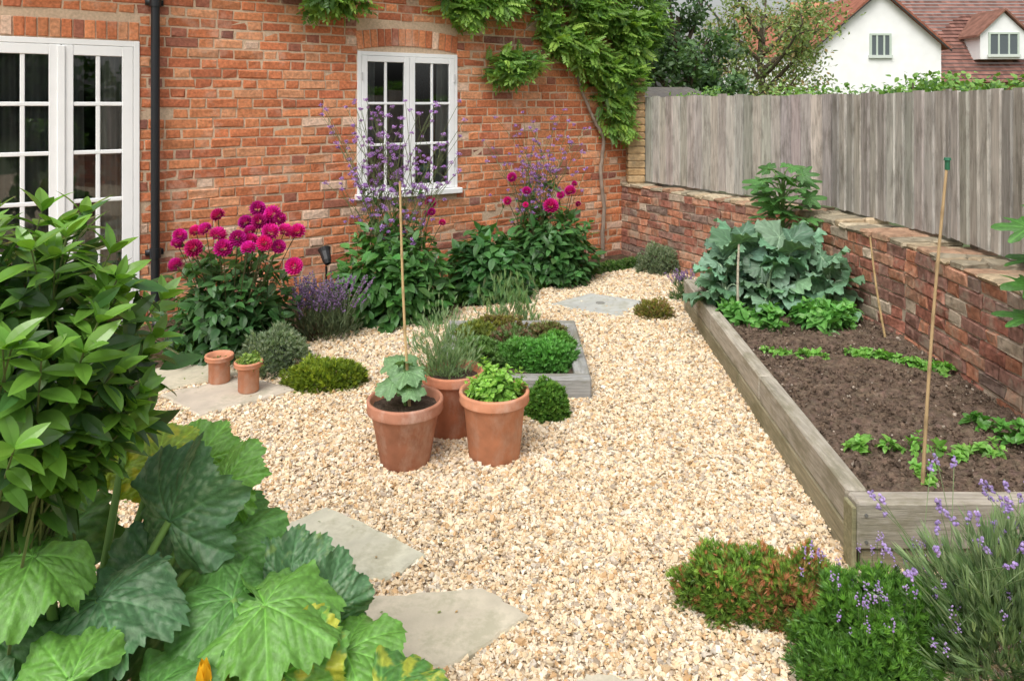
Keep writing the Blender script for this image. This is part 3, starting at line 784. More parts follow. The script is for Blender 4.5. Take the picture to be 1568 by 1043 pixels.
mb=MB(); P,d=dome_pts(260,(-.02,5.3,0),.26,.1,.42,.4,0); mb.inst(TFn,toM(np.c_[R.normal(0,.25,(260,2)),np.ones(260)]),P,cvar((.22,.34,.15),260),scale=.09)
mb.build('fennel_plant',m_leaf,origin=(-.02,5.3,0))

# ------------------------------------------------------------------ pots
def pot(c,rt,rb,h,rim=.05,name='terracotta_pot',col=(.50,.20,.11)):
    e=empty(name,tuple(c)); mb=MB()
    t=.014
    lathe(mb,[(0.001,.004),(rb-.006,.0),(rb,.006),(rt-.022,h-rim-.004),(rt-.018,h-rim),(rt-.004,h-rim+.003),(rt-.001,h-rim+.009),(rt-.004,h-rim+.02),(rt,h-.008),(rt-.003,h),(rt-t,h),(rt-t-.004,h-.01),(rt-.035,h-rim),(rt-.045,h-.09)],c,col,56)
    mb.build('pot',m_terra,e,smooth=True)
    sb=MB(); V=[];nr=7;ns=32
    for i in range(nr):
        r=(rt-.026)*i/(nr-1)
        for j in range(ns):
            a=j*2*pi/ns; V.append((c[0]+r*cos(a),c[1]+r*sin(a),c[2]+h-.035+R.normal(0,.002)))
    sb.add(V,[(i*ns+j,i*ns+(j+1)%ns,(i+1)*ns+(j+1)%ns,(i+1)*ns+j) for i in range(nr-1) for j in range(ns)],(.09,.065,.05)); sb.build('soil',m_soil,e)
    return e
pA=pot((-.475,3.34,.012),.170,.108,.285,.055,col=(.42,.19,.12))
pB=pot((-.08,3.40,.012),.160,.115,.30,.052,col=(.58,.26,.15))
pC=pot((-.29,3.66,.012),.155,.115,.30,.05,col=(.52,.21,.12))
pD=pot((-1.66,4.26,.030),.080,.058,.155,.032,col=(.54,.24,.14))
pE=pot((-1.445,4.12,.031),.078,.055,.165,.032,col=(.54,.24,.14))

def biglobed(lobes,width=.55,floor=.5,serr=.04,droop=.25,ripple=.05,rn=4,na=120,nr=14,notch=.35,bowl=0,seed=0,depth=.55,puck=.016,vein=.6,sp=.15,teeth=38):
    rs=np.random.default_rng(seed); V=[];S=[]
    lob=[(a+rs.normal(0,.06),l*(1+rs.normal(0,.05))) for a,l in lobes]
    sj=rs.uniform(.4,1.3,na)
    for i in range(nr):
        rr=(i/(nr-1))
        for j in range(na):
            t=-pi+2*pi*(j+.5)/na
            r=floor; best=9
            for (a,l) in lob:
                dd=abs(t-a); f=l*(1-depth*min(1,dd/width)**1.5); r=max(r,f)
                if dd<best: best=dd
            back=pi-abs(t)
            r*= (1-notch*math.exp(-(back/.35)**2)*2) if notch>0 else 1
            r=max(r,.08)
            tooth=((j/na*teeth)%1.0)-.5
            r*=1+serr*tooth*2*(rr**3)*sj[int(j/na*teeth)%na]
            R_=r*rr
            x=R_*sin(t);y=R_*cos(t)
            u=R_*cos(best); v=R_*abs(sin(best))
            ph=(u-1.1*v)/sp; fr_=abs(ph-round(ph))
            main=max(0,1-v/.022)*(1-.45*rr)
            sec=max(0,1-fr_/.13)*(.75-.3*rr)*min(1,v/.02)
            z=-droop*R_**2+ripple*sin(t*rn+seed)*rr**2+ripple*.6*sin(t*rn*2.3+1+seed)*rr**3+bowl*rr*.2
            z+=ripple*.35*sin(t*23+seed*2)*rr**5
            z+=puck*(min(1,fr_/.35))*min(1,v/.05)-.6*puck*main
            V.append((x,y,z))
            S.append((1-.12*min(1,fr_/.4))+1.5*vein*main+vein*sec)
    F=[(i*na+j,i*na+(j+1)%na,(i+1)*na+(j+1)%na,(i+1)*na+j) for i in range(nr-1) for j in range(na)]
    return np.array(V),np.array(F),np.array(S)
LB=[(0,1.0),(.85,.95),(-.85,.95),(1.75,.87),(-1.75,.87),(2.5,.74),(-2.5,.74)]
squash=[biglobed(LB,.52,.70,.038,.38,.12,4,na=190,nr=36,seed=s_,depth=.20,notch=.42,puck=.020,teeth=50,vein=.5) for s_ in range(6)]
squashS=[biglobed(LB,.60,.62,.05,.35,.09,4,na=80,nr=12,seed=s_,depth=.34,notch=.42) for s_ in range(4)]
kaleT=[biglobed([(0,1.0),(1.2,.85),(-1.2,.85),(2.2,.7),(-2.2,.7)],1.3,.6,.03,.3,.13,5,na=110,nr=14,notch=.15,seed=s_+3,depth=.2,vein=.5,sp=.25) for s_ in range(5)]
figT=[biglobed([(0,1.),(.8,.85),(-.8,.85),(1.6,.6),(-1.6,.6)],.36,.42,.03,.25,.04,4,na=80,nr=8,seed=s_) for s_ in range(2)]

def bigleaf(mb,T,p,d,n,Rr,col,crown=None,blot=None,stem=(.12,.22,.06),sr=.007,mottle=0):
    p=np.array(p,float); M=orient(np.array([d],float),np.array([n],float))
    V=(T[0]*Rr)@M[0].T+p
    C=np.tile(np.array(col,float),(len(V),1))*T[2][:,None]
    if mottle>0:
        o_=R.uniform(0,50)
        for i,v in enumerate(T[0]):
            q=mn.noise(Vector((v[0]*4+o_,v[1]*4,o_)))*.6+mn.noise(Vector((v[0]*16+o_,v[1]*16,o_)))*.8
            k=min(.6,max(0,(q-.12)*2.5))*mottle
            C[i]=C[i]*(1-k)*(1+.25*q)+np.array((.30,.40,.27))*k
    if blot is not None:
        for i,v in enumerate(T[0]):
            q=mn.noise(Vector((v[0]*5+blot[3],v[1]*5,blot[3])))+.35*mn.noise(Vector((v[0]*21+blot[3],v[1]*21,blot[3])))
            k=min(.9,max(0,(q-blot[4])*3.5)); C[i]=C[i]*(1-k)+np.array(blot[:3])*k
    mb.add(V,T[1],C,0)
    if crown is not None:
        cr=np.array(crown,float); mid=(cr+p)/2+np.array([0,0,.10])-np.array([*(nrm(d)[:2]*.03),0])
        tube(mb,bez(cr,mid,p,8),np.linspace(sr*1.5,sr,8),stem,7,1,cap=False)

mb=MB()
for (x,y,z,d,r) in [(-.47,3.32,.42,(.9,-.2,.1),.10),(-.50,3.38,.44,(-.6,.4,.15),.10),(-.46,3.36,.40,(.6,.7,.1),.10),(-.52,3.30,.38,(-.8,-.5,-.1),.09),(-.44,3.28,.36,(.5,-.8,-.2),.07),(-.48,3.33,.46,(.0,-.4,.3),.05)]:
    bigleaf(mb,squashS[R.integers(4)],(x,y,z),d,(d[0]*.3,-.35+d[1]*.2,1),r,(.17,.31,.14),(-.475,3.34,.26),sr=.004,mottle=.4)
mb.build('squash_seedling',[m_big,m_stem],pA,smooth=True)
mb=MB(); P,d=dome_pts(100,(-.08,3.40,.27),.14,.13,.17,.6); shoots(mb,(-.08,3.40,.26),P,leafT(1,.62,5,.25,.3,.8,.7),.040,5,.3,.3,(.20,.42,.07),stemr=.0015,basejit=.06,young=(.31,.56,.10))
mb.build('mint_plant',[m_leaf,m_stem],pB)
mb=MB(); P,d=dome_pts(900,(-.34,3.68,.28),.20,.15,.38,.2); mb.inst(TFn,toM(d*[1,1,.4]*.6+[0,0,1]+rnd(900,.25)),P,pal([(.27,.40,.22),(.34,.47,.28),(.20,.32,.15)],[1,1,1],900),scale=.048*R.uniform(.6,1.2,900))
for i in range(60):
    tube(mb,bez((-.29+R.normal(0,.04),3.66,.26),P[i]*.5+np.array([-.29,3.66,.3])*.5,P[i],4),.0015,(.18,.26,.11),3,1,cap=False)
mb.build('tarragon_plant',[m_leaf,m_stem],pC)
mb=MB(); P,d=dome_pts(10,(-1.66,4.26,.14),.05,.05,.04,.6); shoots(mb,(-1.66,4.26,.14),P,LT,.02,2,.4,.3,(.18,.25,.06),stemr=.001); mb.build('seedlings',[m_leaf,m_stem],pD)
mb=MB(); P,d=dome_pts(55,(-1.445,4.12,.17),.085,.075,.08,.6); shoots(mb,(-1.445,4.12,.17),P,LT,.026,3,.4,.3,(.26,.39,.09),stemr=.001,basejit=.03); mb.build('thyme_plant',[m_leaf,m_stem],pE)

def cane(name,a,b,r=.006,cap=False,col=(.55,.40,.20)):
    mb=MB(); a=np.array(a,float);b=np.array(b,float); n=40
    t=np.linspace(0,1,n); bend=nrm(np.cross(b-a,[0.2,1,0]))*.008
    pts=a+(b-a)*t[:,None]+bend*np.sin(t*pi)[:,None]
    rad=r*(1-.25*t); rad=rad*np.where(np.arange(n)%6==3,1.22,1); C=np.tile(col,(n*8,1))*np.repeat(np.where(np.arange(n)%6==3,.7,1),8)[:,None]
    tube(mb,pts,rad,C,8)
    e=empty(name,tuple(a)); mb.build('cane',m_cane,e)
    if cap:
        mb=MB(); tube(mb,[b+[0,0,-.035],b+[0,0,.0]],.009,(.02,.12,.06),10); tube(mb,[b,b+[0,0,.01]],[.013,.011],(.02,.14,.07),10); mb.build('cane_topper',m_black,e)
cane('bamboo_cane',(-.452,3.34,.2),(-.492,3.30,1.262),.0065)
cane('bamboo_cane',(1.50,2.75,.15),(1.60,2.76,1.395),.0065,True,col=(.42,.30,.16))
cane('bamboo_cane',(2.26,4.53,.15),(2.16,4.53,.80),.007)
cane('bamboo_cane',(1.475,4.88,.15),(1.475,4.88,.69),.009,col=(.48,.44,.34))

mb=MB(); b=HW(1.28,.30,0)
tube(mb,[b,b+[0,0,.34]],.008,(.02,.02,.02),8); ax=nrm(np.array([-.35,.5,.8])); c0=b+np.array([0,0,.41])
tube(mb,[c0-ax*.06,c0-ax*.03,c0+ax*.04,c0+ax*.07,c0+ax*.075],[.024,.034,.042,.052,.048],(.02,.02,.022),18)
mb.build('garden_spotlight',m_black,origin=tuple(b))

# ------------------------------------------------------------------ vegetables in the raised bed
mb=MB()
kc=(.175,.32,.195)
for (cx,cy,nl,sc) in [(1.55,5.20,20,1.0),(1.86,5.10,20,1.0),(2.06,5.28,15,.95),(1.66,5.50,14,1.0),(1.44,5.08,11,.85),(2.10,4.98,12,.9),(1.95,5.45,12,1.0),(1.70,4.98,10,.8)]:
    for i in range(nl):
        a=i*2.4+R.normal(0,.2); f=(i+.5)/nl; el=.15+1.0*(1-f)
        o=np.array([cos(a),sin(a),0]); hz=.22+.46*(1-f)*sc+R.normal(0,.03)
        p=np.array([cx,cy,0])+o*(.04+.12*f)*sc+np.array([0,0,hz])
        d=o*(cos(el)+.3)+np.array([0,0,sin(el)-.35*f])
        nn=np.array([0,0,1.])-o*.5*sin(el)+rnd(1,.25)[0]
        bigleaf(mb,kaleT[i%5],p,d,nn,.165*sc*R.uniform(.75,1.15),np.array(kc)*R.uniform(.55,1.3)*(1+R.normal(0,.06,3)),(cx,cy,.22+.1*(1-f)),stem=(.34,.46,.30),sr=.005)
    tube(mb,[(cx,cy,.17),(cx,cy,.45)],[.018,.013],(.2,.28,.16),8,1)
mb.build('kale_plants',[m_kale,m_stem],origin=(1.8,5.25,.2),smooth=True)
mb=MB()
for k in range(16):
    c=(R.uniform(1.42,2.2),R.uniform(4.66,4.92),.2); P,d=dome_pts(10,c,.09,.09,.16,.6); shoots(mb,c,P,leafT(1,.6,6,.2,.35,.8,.7,.03),.085,2,.5,.4,(.12,.34,.08),stemr=.002,young=(.18,.43,.10))
mb.build('chard_plants',[m_leaf,m_stem],origin=(1.9,4.9,.2))
mb=MB(); c=np.array([2.02,5.62,.2])
for i in range(30):
    a=i*2.4; f=i/30; o=np.array([cos(a),sin(a),0]); p=c+o*R.uniform(.06,.20)+np.array([0,0,.52+.42*f+R.normal(0,.02)])
    bigleaf(mb,figT[i%2],p,o*1.0+[0,0,.15],np.array([0,-.35,1])+rnd(1,.3)[0],R.uniform(.11,.17),np.array((.075,.19,.05))*R.uniform(.8,1.3),c+[0,0,.4+.35*f],sr=.004)
tube(mb,[c,c+[0.02,0,.9]],[.012,.006],(.12,.16,.07),7,1)
mb.build('artichoke_plant',[m_big,m_stem],origin=tuple(c),smooth=True)
mb=MB(); c=np.array([2.14,2.95,.25])
tube(mb,bez(c,c+[.05,0,.5],c+[0,.1,1.0],7),.009,(.15,.15,.08),6,1)
for i in range(12):
    a=i*2.4; o=np.array([cos(a),sin(a)*.6,0]); p=c+[0,.05,.45+.045*i]+o*.07
    bigleaf(mb,figT[i%2],p,o+[0,0,.1],np.array([-.2,-.3,1])+rnd(1,.2)[0],.13,np.array((.07,.20,.035))*R.uniform(.7,1.2),c+[.02,.04,.4+.04*i],sr=.004)
mb.build('fig_plant',[m_big,m_stem],origin=tuple(c),smooth=True)
def row(name,a,b,n,sz,h,jit=.02,col=(.19,.40,.08)):
    mb=MB(); a=np.array(a);b=np.array(b)
    for i in range(n):
        p=a+(b-a)*(i+R.uniform(-.3,.3))/max(n-1,1); c=np.array([p[0]+R.normal(0,jit),p[1]+R.normal(0,jit),.195])
        P,d=dome_pts(R.integers(3,6),c,sz*.8,sz*.8,h*R.uniform(.5,1.1),.6)
        shoots(mb,c,P,leafT(1,.62,6,.2,.35,.8,.7,.03),sz*R.uniform(.7,1.2),2,.5,.5,np.array(col)*R.uniform(.8,1.15),stemr=.0012,basejit=.006,young=np.array(col)*1.25)
    mb.build(name,[m_leaf,m_stem],origin=(a[0],a[1],.2))
row('lettuce_seedlings',(1.42,4.25),(1.75,4.18),15,.035,.04)
row('lettuce_seedlings',(1.90,4.25),(2.28,3.92),24,.042,.06)
row('beet_seedlings',(1.40,3.06),(1.92,3.02),9,.045,.09,.012)
row('beet_seedlings',(2.02,3.2),(2.2,2.85),8,.06,.11,.03,(.10,.27,.05))
row('beet_seedlings',(1.50,2.78),(1.7,2.95),4,.035,.05)

# ------------------------------------------------------------------ wisteria on the wall
leaflet=leafT(1,.46,4,.2,.2,.75,.8)
Vs=[];Fs=[];Ss=[]
for i in range(5):
    for sd in (-1,1):
        y=.12+i*.17
        d=np.array([[sd*.8,.65,-.2]]); M=orient(d,np.array([[0,0,1.]]))[0]
        Fs.append(leaflet[1]+len(Vs)*len(leaflet[0])); Vs.append(leaflet[0]@M.T*(.42-.02*i)+np.array([0,y,-.25*y*y])); Ss.append(leaflet[2])
Fs.append(leaflet[1]+len(Vs)*len(leaflet[0])); Vs.append(leaflet[0]*.38+np.array([0,.95,-.22])); Ss.append(leaflet[2])
WL=(np.concatenate(Vs),np.concatenate(Fs),np.concatenate(Ss))
mb=MB()
blobs=[(1.0,2.62,.3,.10,50),(1.42,2.48,.28,.17,190),(2.3,2.72,.3,.12,80),(2.65,2.48,.24,.18,170),(3.0,2.55,.28,.14,160),(3.5,2.72,.4,.15,200),
 (3.10,1.97,.20,.17,190),(3.35,2.0,.12,.10,60),(3.72,2.25,.24,.17,190),(4.0,2.12,.22,.18,150),(4.2,2.55,.38,.24,360),(4.30,1.95,.26,.20,220),(4.42,1.62,.24,.18,120),(4.48,1.36,.18,.12,80),(4.66,2.35,.32,.30,380),(4.90,2.5,.24,.32,260),(4.6,1.92,.18,.22,120),(4.7,3.0,.5,.3,300),(3.6,3.1,.8,.25,240),(1.5,3.0,1.2,.25,240),(-.4,2.72,.9,.08,60),(3.55,2.42,.14,.12,50)]
for (t,z,rx,rz,n) in blobs:
    u=nrm(rnd(n)); r=R.uniform(.2,1,n)**.6
    tt=t+u[:,0]*rx*r; zz=z+u[:,2]*rz*r; out=.05+np.abs(u[:,1])*.25*r
    P=np.c_[A[0]+UX[0]*tt+UN[0]*out,A[1]+UX[1]*tt+UN[1]*out,zz]
    d=np.c_[R.normal(0,.8,n)*UX[0]+UN[0]*.6,R.normal(0,.8,n)*UX[1]+UN[1]*.6,R.normal(-.15,.5,n)]
    nn=np.c_[np.full(n,UN[0]*.6),np.full(n,UN[1]*.6),np.full(n,.9)]+rnd(n,.3)
    C=pal([(.15,.29,.05),(.22,.39,.07),(.31,.48,.09),(.09,.20,.04)],[4,4,2.6,2],n,.12)
    mb.inst(WL,orient(d,nn),P,C,scale=R.uniform(.09,.155,n))
def wp(t,o,z): return HW(t,o,z)
vc=(.30,.24,.19)
tr=[wp(4.30,.06,0),wp(4.33,.06,.5),wp(4.28,.06,.9),wp(4.32,.07,1.25),wp(4.2,.07,1.42),wp(4.05,.06,1.7),wp(3.9,.06,2.1),wp(4.0,.06,2.6)]
def smooth_path(P,n=40):
    P=np.array(P); t=np.linspace(0,len(P)-1,n); return np.stack([np.interp(t,np.arange(len(P)),P[:,k]) for k in range(3)],-1)+R.normal(0,.003,(n,3))
tube(mb,smooth_path(tr),np.linspace(.022,.012,40),vc,8,1)
tube(mb,smooth_path([tr[4],wp(4.4,.07,1.7),wp(4.5,.07,2.1),wp(4.6,.08,2.6)]),np.linspace(.015,.008,40),vc,7,1)
tube(mb,smooth_path([tr[6],wp(3.6,.06,2.15),wp(3.3,.06,2.0),wp(3.1,.08,1.98)]),np.linspace(.012,.006,40),vc,7,1)
tube(mb,smooth_path([tr[7],wp(3.2,.06,2.5),wp(2.3,.06,2.62),wp(1.2,.06,2.6),wp(-.5,.05,2.75)]),np.linspace(.012,.006,40),vc,7,1)
for (a,b,c) in [((4.32,1.25),(4.45,1.45),(4.5,1.3)),((4.0,2.2),(4.3,2.1),(4.45,1.7)),((3.8,2.4),(3.5,2.5),(3.3,2.3))]:
    tube(mb,bez(wp(a[0],.07,a[1]),wp(b[0],.1,b[1]),wp(c[0],.1,c[1]),10),.005,vc,5,1)
mb.build('wisteria_vine',[m_leaf,m_bark],origin=tuple(HW(4.3,.06,0)))

# ------------------------------------------------------------------ left foreground laurel + courgette
mb=MB()
c=np.array([-1.14,1.66,.45]); n=90
d=nrm(R.normal(0,1,(n,3))); r=R.uniform(.5,1,n)**.5
tips=np.array([-1.10,1.66,1.06])+d*r[:,None]*np.array([.33,.28,.33])
lau=leafT(1,.40,8,.22,.22,.9,.85)
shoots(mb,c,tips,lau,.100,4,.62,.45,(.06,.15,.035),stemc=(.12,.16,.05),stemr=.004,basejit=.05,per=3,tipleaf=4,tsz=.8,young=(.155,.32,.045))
n=700; d=nrm(rnd(n)); P=np.array([-1.12,1.70,1.02])+d*R.uniform(.2,.95,(n,1))*np.array([.32,.27,.34])
mb.inst(lau,orient(nrm(d+rnd(n,.6)),nrm(d+[0,0,.8]+rnd(n,.3))),P,cvar((.055,.13,.035),n,.2),scale=.10*R.uniform(.7,1.1,n))
for i in range(7): tube(mb,bez((-1.12+R.normal(0,.03),1.68,0),(-1.13,1.68,.4),(-1.12+R.normal(0,.12),1.68+R.normal(0,.1),.95),6),.010,(.12,.10,.06),6,1)
mb.build('laurel_shrub',[m_leafg,m_stem],origin=(-1.12,1.68,0))

mb=MB()
cr1=(-1.02,1.72,.05); cr2=(-.55,1.64,.05)
DG=(.065,.16,.05); MG=(.095,.245,.055); LG=(.145,.34,.06); YG=(.30,.44,.05); BG=(.085,.20,.085)
LV=[
 (-.84,1.84,.58,(.15,.1,.9),(-.35,-.9,.3),.19,BG,cr1,None),
 (-.74,1.90,.50,(.8,.3,.25),(-.2,-.7,.7),.16,MG,cr1,None),
 (-.76,1.98,.60,(.3,.3,.6),(-.5,-.7,.5),.13,LG,cr1,None),
 (-.95,2.02,.64,(-.2,.4,.6),(.1,-.7,.7),.13,YG,cr1,(.5,.5,.05,2.,.1)),
 (-1.06,2.05,.66,(-.6,.1,.5),(.1,-.7,.7),.12,YG,cr1,None),
 (-.88,2.10,.60,(.3,.3,.6),(.1,-.6,.8),.13,LG,cr1,None),
 (-1.12,1.75,.62,(-.6,-.4,.2),(0,-.6,.8),.20,MG,cr1,None),
 (-1.02,1.60,.64,(-.4,-.7,.0),(.1,-.4,.9),.16,LG,cr1,None),
 (-.90,1.64,.52,(.5,-.6,-.1),(.2,-.7,.7),.18,BG,cr1,None),
 (-1.14,1.6,.5,(-.5,-.5,-.3),(-.1,-.8,.6),.20,DG,cr1,None),
 (-1.0,1.5,.44,(.2,-.7,-.2),(.1,-.8,.6),.18,BG,cr1,None),
 (-.86,1.46,.48,(-.9,-.2,.0),(.1,-.5,.85),.14,LG,cr1,None),
 (-.74,1.52,.40,(.6,-.5,-.1),(.2,-.6,.8),.15,MG,cr1,None),
 (-.56,1.70,.47,(.9,-.35,-.05),(.05,-.25,1),.18,LG,cr2,None),
 (-.64,1.72,.47,(-.9,-.3,.1),(-.05,-.35,1),.16,MG,cr2,None),
 (-.56,1.88,.40,(.0,.1,.9),(.1,-.9,.3),.14,BG,cr2,(.22,.34,.12,3.,.25)),
 (-.46,1.82,.37,(.3,.2,.8),(.2,-.85,.3),.13,BG,cr2,None),
 (-.38,1.72,.35,(.8,-.2,.05),(.0,-.3,1),.15,LG,cr2,None),
 (-.28,1.60,.33,(.4,-.5,-.1),(.1,-.6,.8),.17,MG,cr2,(.42,.46,.06,5.,.0)),
 (-.50,1.64,.36,(.2,-.3,-.7),(.0,-.95,.25),.16,LG,cr2,(.5,.5,.06,6.,.0)),
 (-.20,1.64,.22,(.8,-.3,-.2),(.1,-.6,.8),.14,BG,cr2,None),
 (-.70,1.82,.34,(.5,-.3,.1),(.0,-.8,.6),.19,DG,cr1,None),
 (-.85,1.86,.38,(-.3,-.3,.2),(.0,-.8,.6),.20,BG,cr1,None),
 (-.72,1.66,.28,(.2,-.6,-.1),(.0,-.8,.6),.18,BG,cr1,None),
 (-.46,1.72,.20,(-.4,-.5,-.1),(.0,-.8,.6),.17,DG,cr2,None),
 (-1.2,1.9,.45,(-.6,.2,.2),(.1,-.8,.6),.22,DG,cr1,None),
 (-1.05,1.85,.30,(.2,-.3,.1),(.1,-.8,.6),.22,DG,cr1,None),
 (-1.25,1.7,.30,(-.2,-.3,.1),(.1,-.8,.6),.22,DG,cr1,None),
 (-.34,1.70,.20,(.5,-.1,.2),(.1,-.7,.7),.14,MG,cr2,None),
 (-.66,1.92,.28,(-.1,.4,.3),(.1,-.6,.8),.15,DG,cr2,None),
 (-.9,1.7,.2,(-.1,-.5,.0),(.0,-.7,.7),.20,DG,cr1,None),
 (-.60,1.6,.25,(.3,-.5,.0),(.0,-.7,.7),.16,MG,cr2,None),
]
for i,(x,y,z,d,nn,r,col,cr,bl) in enumerate(LV):
    bigleaf(mb,squash[i%6],(x,y,z),d,nn,r,col,cr,bl,stem=(.18,.33,.08),sr=.009,mottle=.7 if col is BG else .25)
e=empty('courgette_plant',(-.8,1.75,0))
mb.build('leaves',[m_big,m_stem],e,smooth=True)
fm=MB(); fc=np.array([-.64,1.56,.38])
for i in range(5):
    a=i*2*pi/5; fm.inst(leafT(1,.5,6,.4,-.3),orient(np.array([[cos(a)*.45,sin(a)*.45,1]]),np.array([[-cos(a),-sin(a),.4]])),[fc],(.80,.45,.02),scale=[.065])
tube(fm,[fc-[0,0,.3],fc],[.006,.01],(.16,.3,.07),7); fm.build('flower',m_petal,e)

# ------------------------------------------------------------------ background
def tree(name,c,h,spread,zc0,nl,cols,w,ls=.1,nlimb=9,seed=1,tr=.14,dens=1.0):
    rs=np.random.default_rng(seed); mb=MB(); c=np.array(c,float); tw=[]
    top=c+[0,0,h*.75]
    tube(mb,smooth_path([c,c+[.1,0,h*.3],c+[-.05,.05,h*.5],top],14),np.linspace(tr,tr*.3,14),(.12,.095,.07),8,1)
    for i in range(nlimb):
        a=i*2.4+rs.normal(0,.3); f=.28+.6*i/nlimb
        s_=c+[0,0,h*.75*f]; e=c+np.array([cos(a)*spread*rs.uniform(.6,1)*(1.1-.5*f),sin(a)*spread*rs.uniform(.6,1)*(1.1-.5*f),max(zc0,h*(f*.9+rs.uniform(.1,.25)))])
        p=bez(s_,(s_+e)/2+[0,0,-.05*h],e,8); tube(mb,p,np.linspace(tr*.45,tr*.1,8),(.12,.095,.07),6,1)
        for k in range(7):
            b=p[rs.integers(3,8)]; q=b+nrm(rs.normal(0,1,3)+[0,0,.35])*spread*rs.uniform(.2,.42)
            tube(mb,bez(b,(b+q)/2+[0,0,.1],q,4),np.linspace(tr*.12,tr*.04,4),(.12,.095,.07),4,1,cap=False)
            tw+=list(bez(b,(b+q)/2+[0,0,.1],q,4)[1:])
    tw=np.array(tw); k=rs.integers(0,len(tw),nl)
    P=tw[k]+rs.normal(0,1,(nl,3))*spread*np.array([.085,.085,.06])*dens
    cc=np.array(cols)[rs.choice(len(cols),nl,p=np.array(w)/sum(w))]*(1+rs.normal(0,.12,(nl,1)))*(.75+.5*(np.sin(k*12.9898)*.5+.5))[:,None]
    mb.inst(leafT(1,.5,4,.2,.2),orient(rs.normal(0,1,(nl,3)),rs.normal(0,.6,(nl,3))+[0,-.3,.8]),P,np.clip(cc,0,1),scale=ls*rs.uniform(.6,1.2,nl))
    mb.build(name,[m_leaf,m_bark],origin=tuple(c))
tree('apple_tree',(6.0,18,0),5.0,2.3,2.1,9000,[(.24,.33,.11),(.32,.41,.16),(.46,.34,.15),(.17,.24,.09)],[4,4,1.6,2],.11,13,3)
tree('dark_tree',(3.1,14.0,0),4.3,1.15,1.9,6500,[(.09,.17,.06),(.12,.22,.08),(.06,.13,.05)],[1,1,1],.12,10,5,dens=1.3)
mb=MB(); HP2=offs(WALL,.62)
n=5200; sidx=R.integers(0,3,n); u=R.random(n)
Pp=HP2[sidx]+(HP2[sidx+1]-HP2[sidx])*u[:,None]
hh=1.66+.05*np.sin(Pp[:,1]*5)+.04*np.sin(Pp[:,1]*13+1)+np.where(Pp[:,1]>6.3,-.02,.03)
P=np.c_[Pp+R.normal(0,.10,(n,2)),hh-np.abs(R.normal(0,.10,n))+.05]
P[:,0]+=.12
mb.inst(leafT(1,.7,5,.2,.2),orient(rnd(n)+[0,0,.2],rnd(n,.4)+[0,-.3,1]),P,pal([(.16,.31,.06),(.23,.42,.09),(.09,.20,.05)],[3,3,2],n),scale=.042*R.uniform(.6,1.2,n))
for i in range(60):
    k=R.integers(n); tube(mb,[P[k]-[0,0,.8],P[k]],.006,(.12,.1,.06),4,1,cap=False)
mb.build('ivy_hedge',[m_leaf,m_stem],origin=(3,5,0))

wh=empty('white_cottage',(17,35,0)); mb=MB(); wc=(.86,.86,.85)
def gable(mb,xc,hw,y0,y1,ze,za,C):
    box(mb,xc-hw,xc+hw,y0,y1,0,ze,C)
    poly(mb,[(xc-hw,y0,ze),(xc+hw,y0,ze),(xc,y0,za)],C); poly(mb,[(xc-hw,y1,ze),(xc+hw,y1,ze),(xc,y1,za)],C)
gable(mb,17.1,2.9,35,42,4.4,6.9,wc); box(mb,11.8,14.19,36,42,0,3.9,wc)
mb.build('walls',m_render,wh); mb=MB(); rt=(.28,.11,.07)
def slope(mb,xa,za,xb,zb,y0,y1,C,th_=.12):
    V=[(xa,y0,za),(xb,y0,zb),(xb,y1,zb),(xa,y1,za)]; V+=[(x,y,z+th_) for x,y,z in V]
    mb.add(V,[(0,1,2,3),(4,5,6,7),(0,1,5,4),(1,2,6,5),(2,3,7,6),(3,0,4,7)],C)
slope(mb,20.3,4.15,17.1,6.92,34.7,42.2,rt); slope(mb,13.9,4.15,17.1,6.92,34.7,42.2,rt)
poly(mb,[(11.5,35.8,3.85),(14.3,35.8,3.85),(14.3,39,6.2),(11.5,39,6.2)],rt)
mb.build('roof',m_tile,wh); mb=MB()
slope(mb,20.32,4.05,17.1,6.84,34.66,34.74,(.03,.03,.03),.06); slope(mb,13.88,4.05,17.1,6.84,34.66,34.74,(.03,.03,.03),.06)
mb.build('bargeboards',m_black,wh)
def cwin(mbf,mbg,x0,x1,z0,z1,y,cols,gc_=(.10,.12,.13)):
    t=.09
    box(mbf,x0,x0+t,y-.06,y,z0,z1,(.5,.58,.5)); box(mbf,x1-t,x1,y-.06,y,z0,z1,(.5,.58,.5)); box(mbf,x0+t,x1-t,y-.06,y,z1-t,z1,(.5,.58,.5)); box(mbf,x0-.05,x1+.05,y-.1,y,z0-.05,z0+t,(.6,.65,.6))
    for i in range(1,cols): xx=x0+(x1-x0)*i/cols; box(mbf,xx-.04,xx+.04,y-.055,y,z0+t,z1-t,(.5,.58,.5))
    poly(mbg,[(x0+t,y-.02,z0+t),(x1-t,y-.02,z0+t),(x1-t,y-.02,z1-t),(x0+t,y-.02,z1-t)],gc_)
a_=MB();b_=MB(); cwin(a_,b_,16.65,17.65,3.8,4.9,34.98,3); a_.build('window_frame',m_paint,wh); b_.build('window_pane',m_black,wh)
rh=empty('tiled_house',(24,38,0)); mb=MB()
box(mb,19.0,34,38.3,46,0,2.9,(.4,.2,.13)); mb.build('walls',m_brick,rh); mb=MB()
rows=34
for i in range(rows):
    f0,f1=i/rows,(i+1)/rows; z0=2.7+6.8*f0; z1=2.7+6.8*f1; y0=37.8+5.2*f0; y1=37.8+5.2*f1
    k=60; xs_=np.linspace(18.6+1.2*f0,34,k)
    for j in range(k-1):
        poly(mb,[(xs_[j],y0-.05,z0+.03),(xs_[j+1],y0-.05,z0+.03),(xs_[j+1],y1,z1),(xs_[j],y1,z1)],np.array((.20,.10,.08))*R.uniform(.7,1.35))
mb.build('roof',m_tile,rh); mb=MB()
dx0,dx1=23.75,26.1; dy=38.1
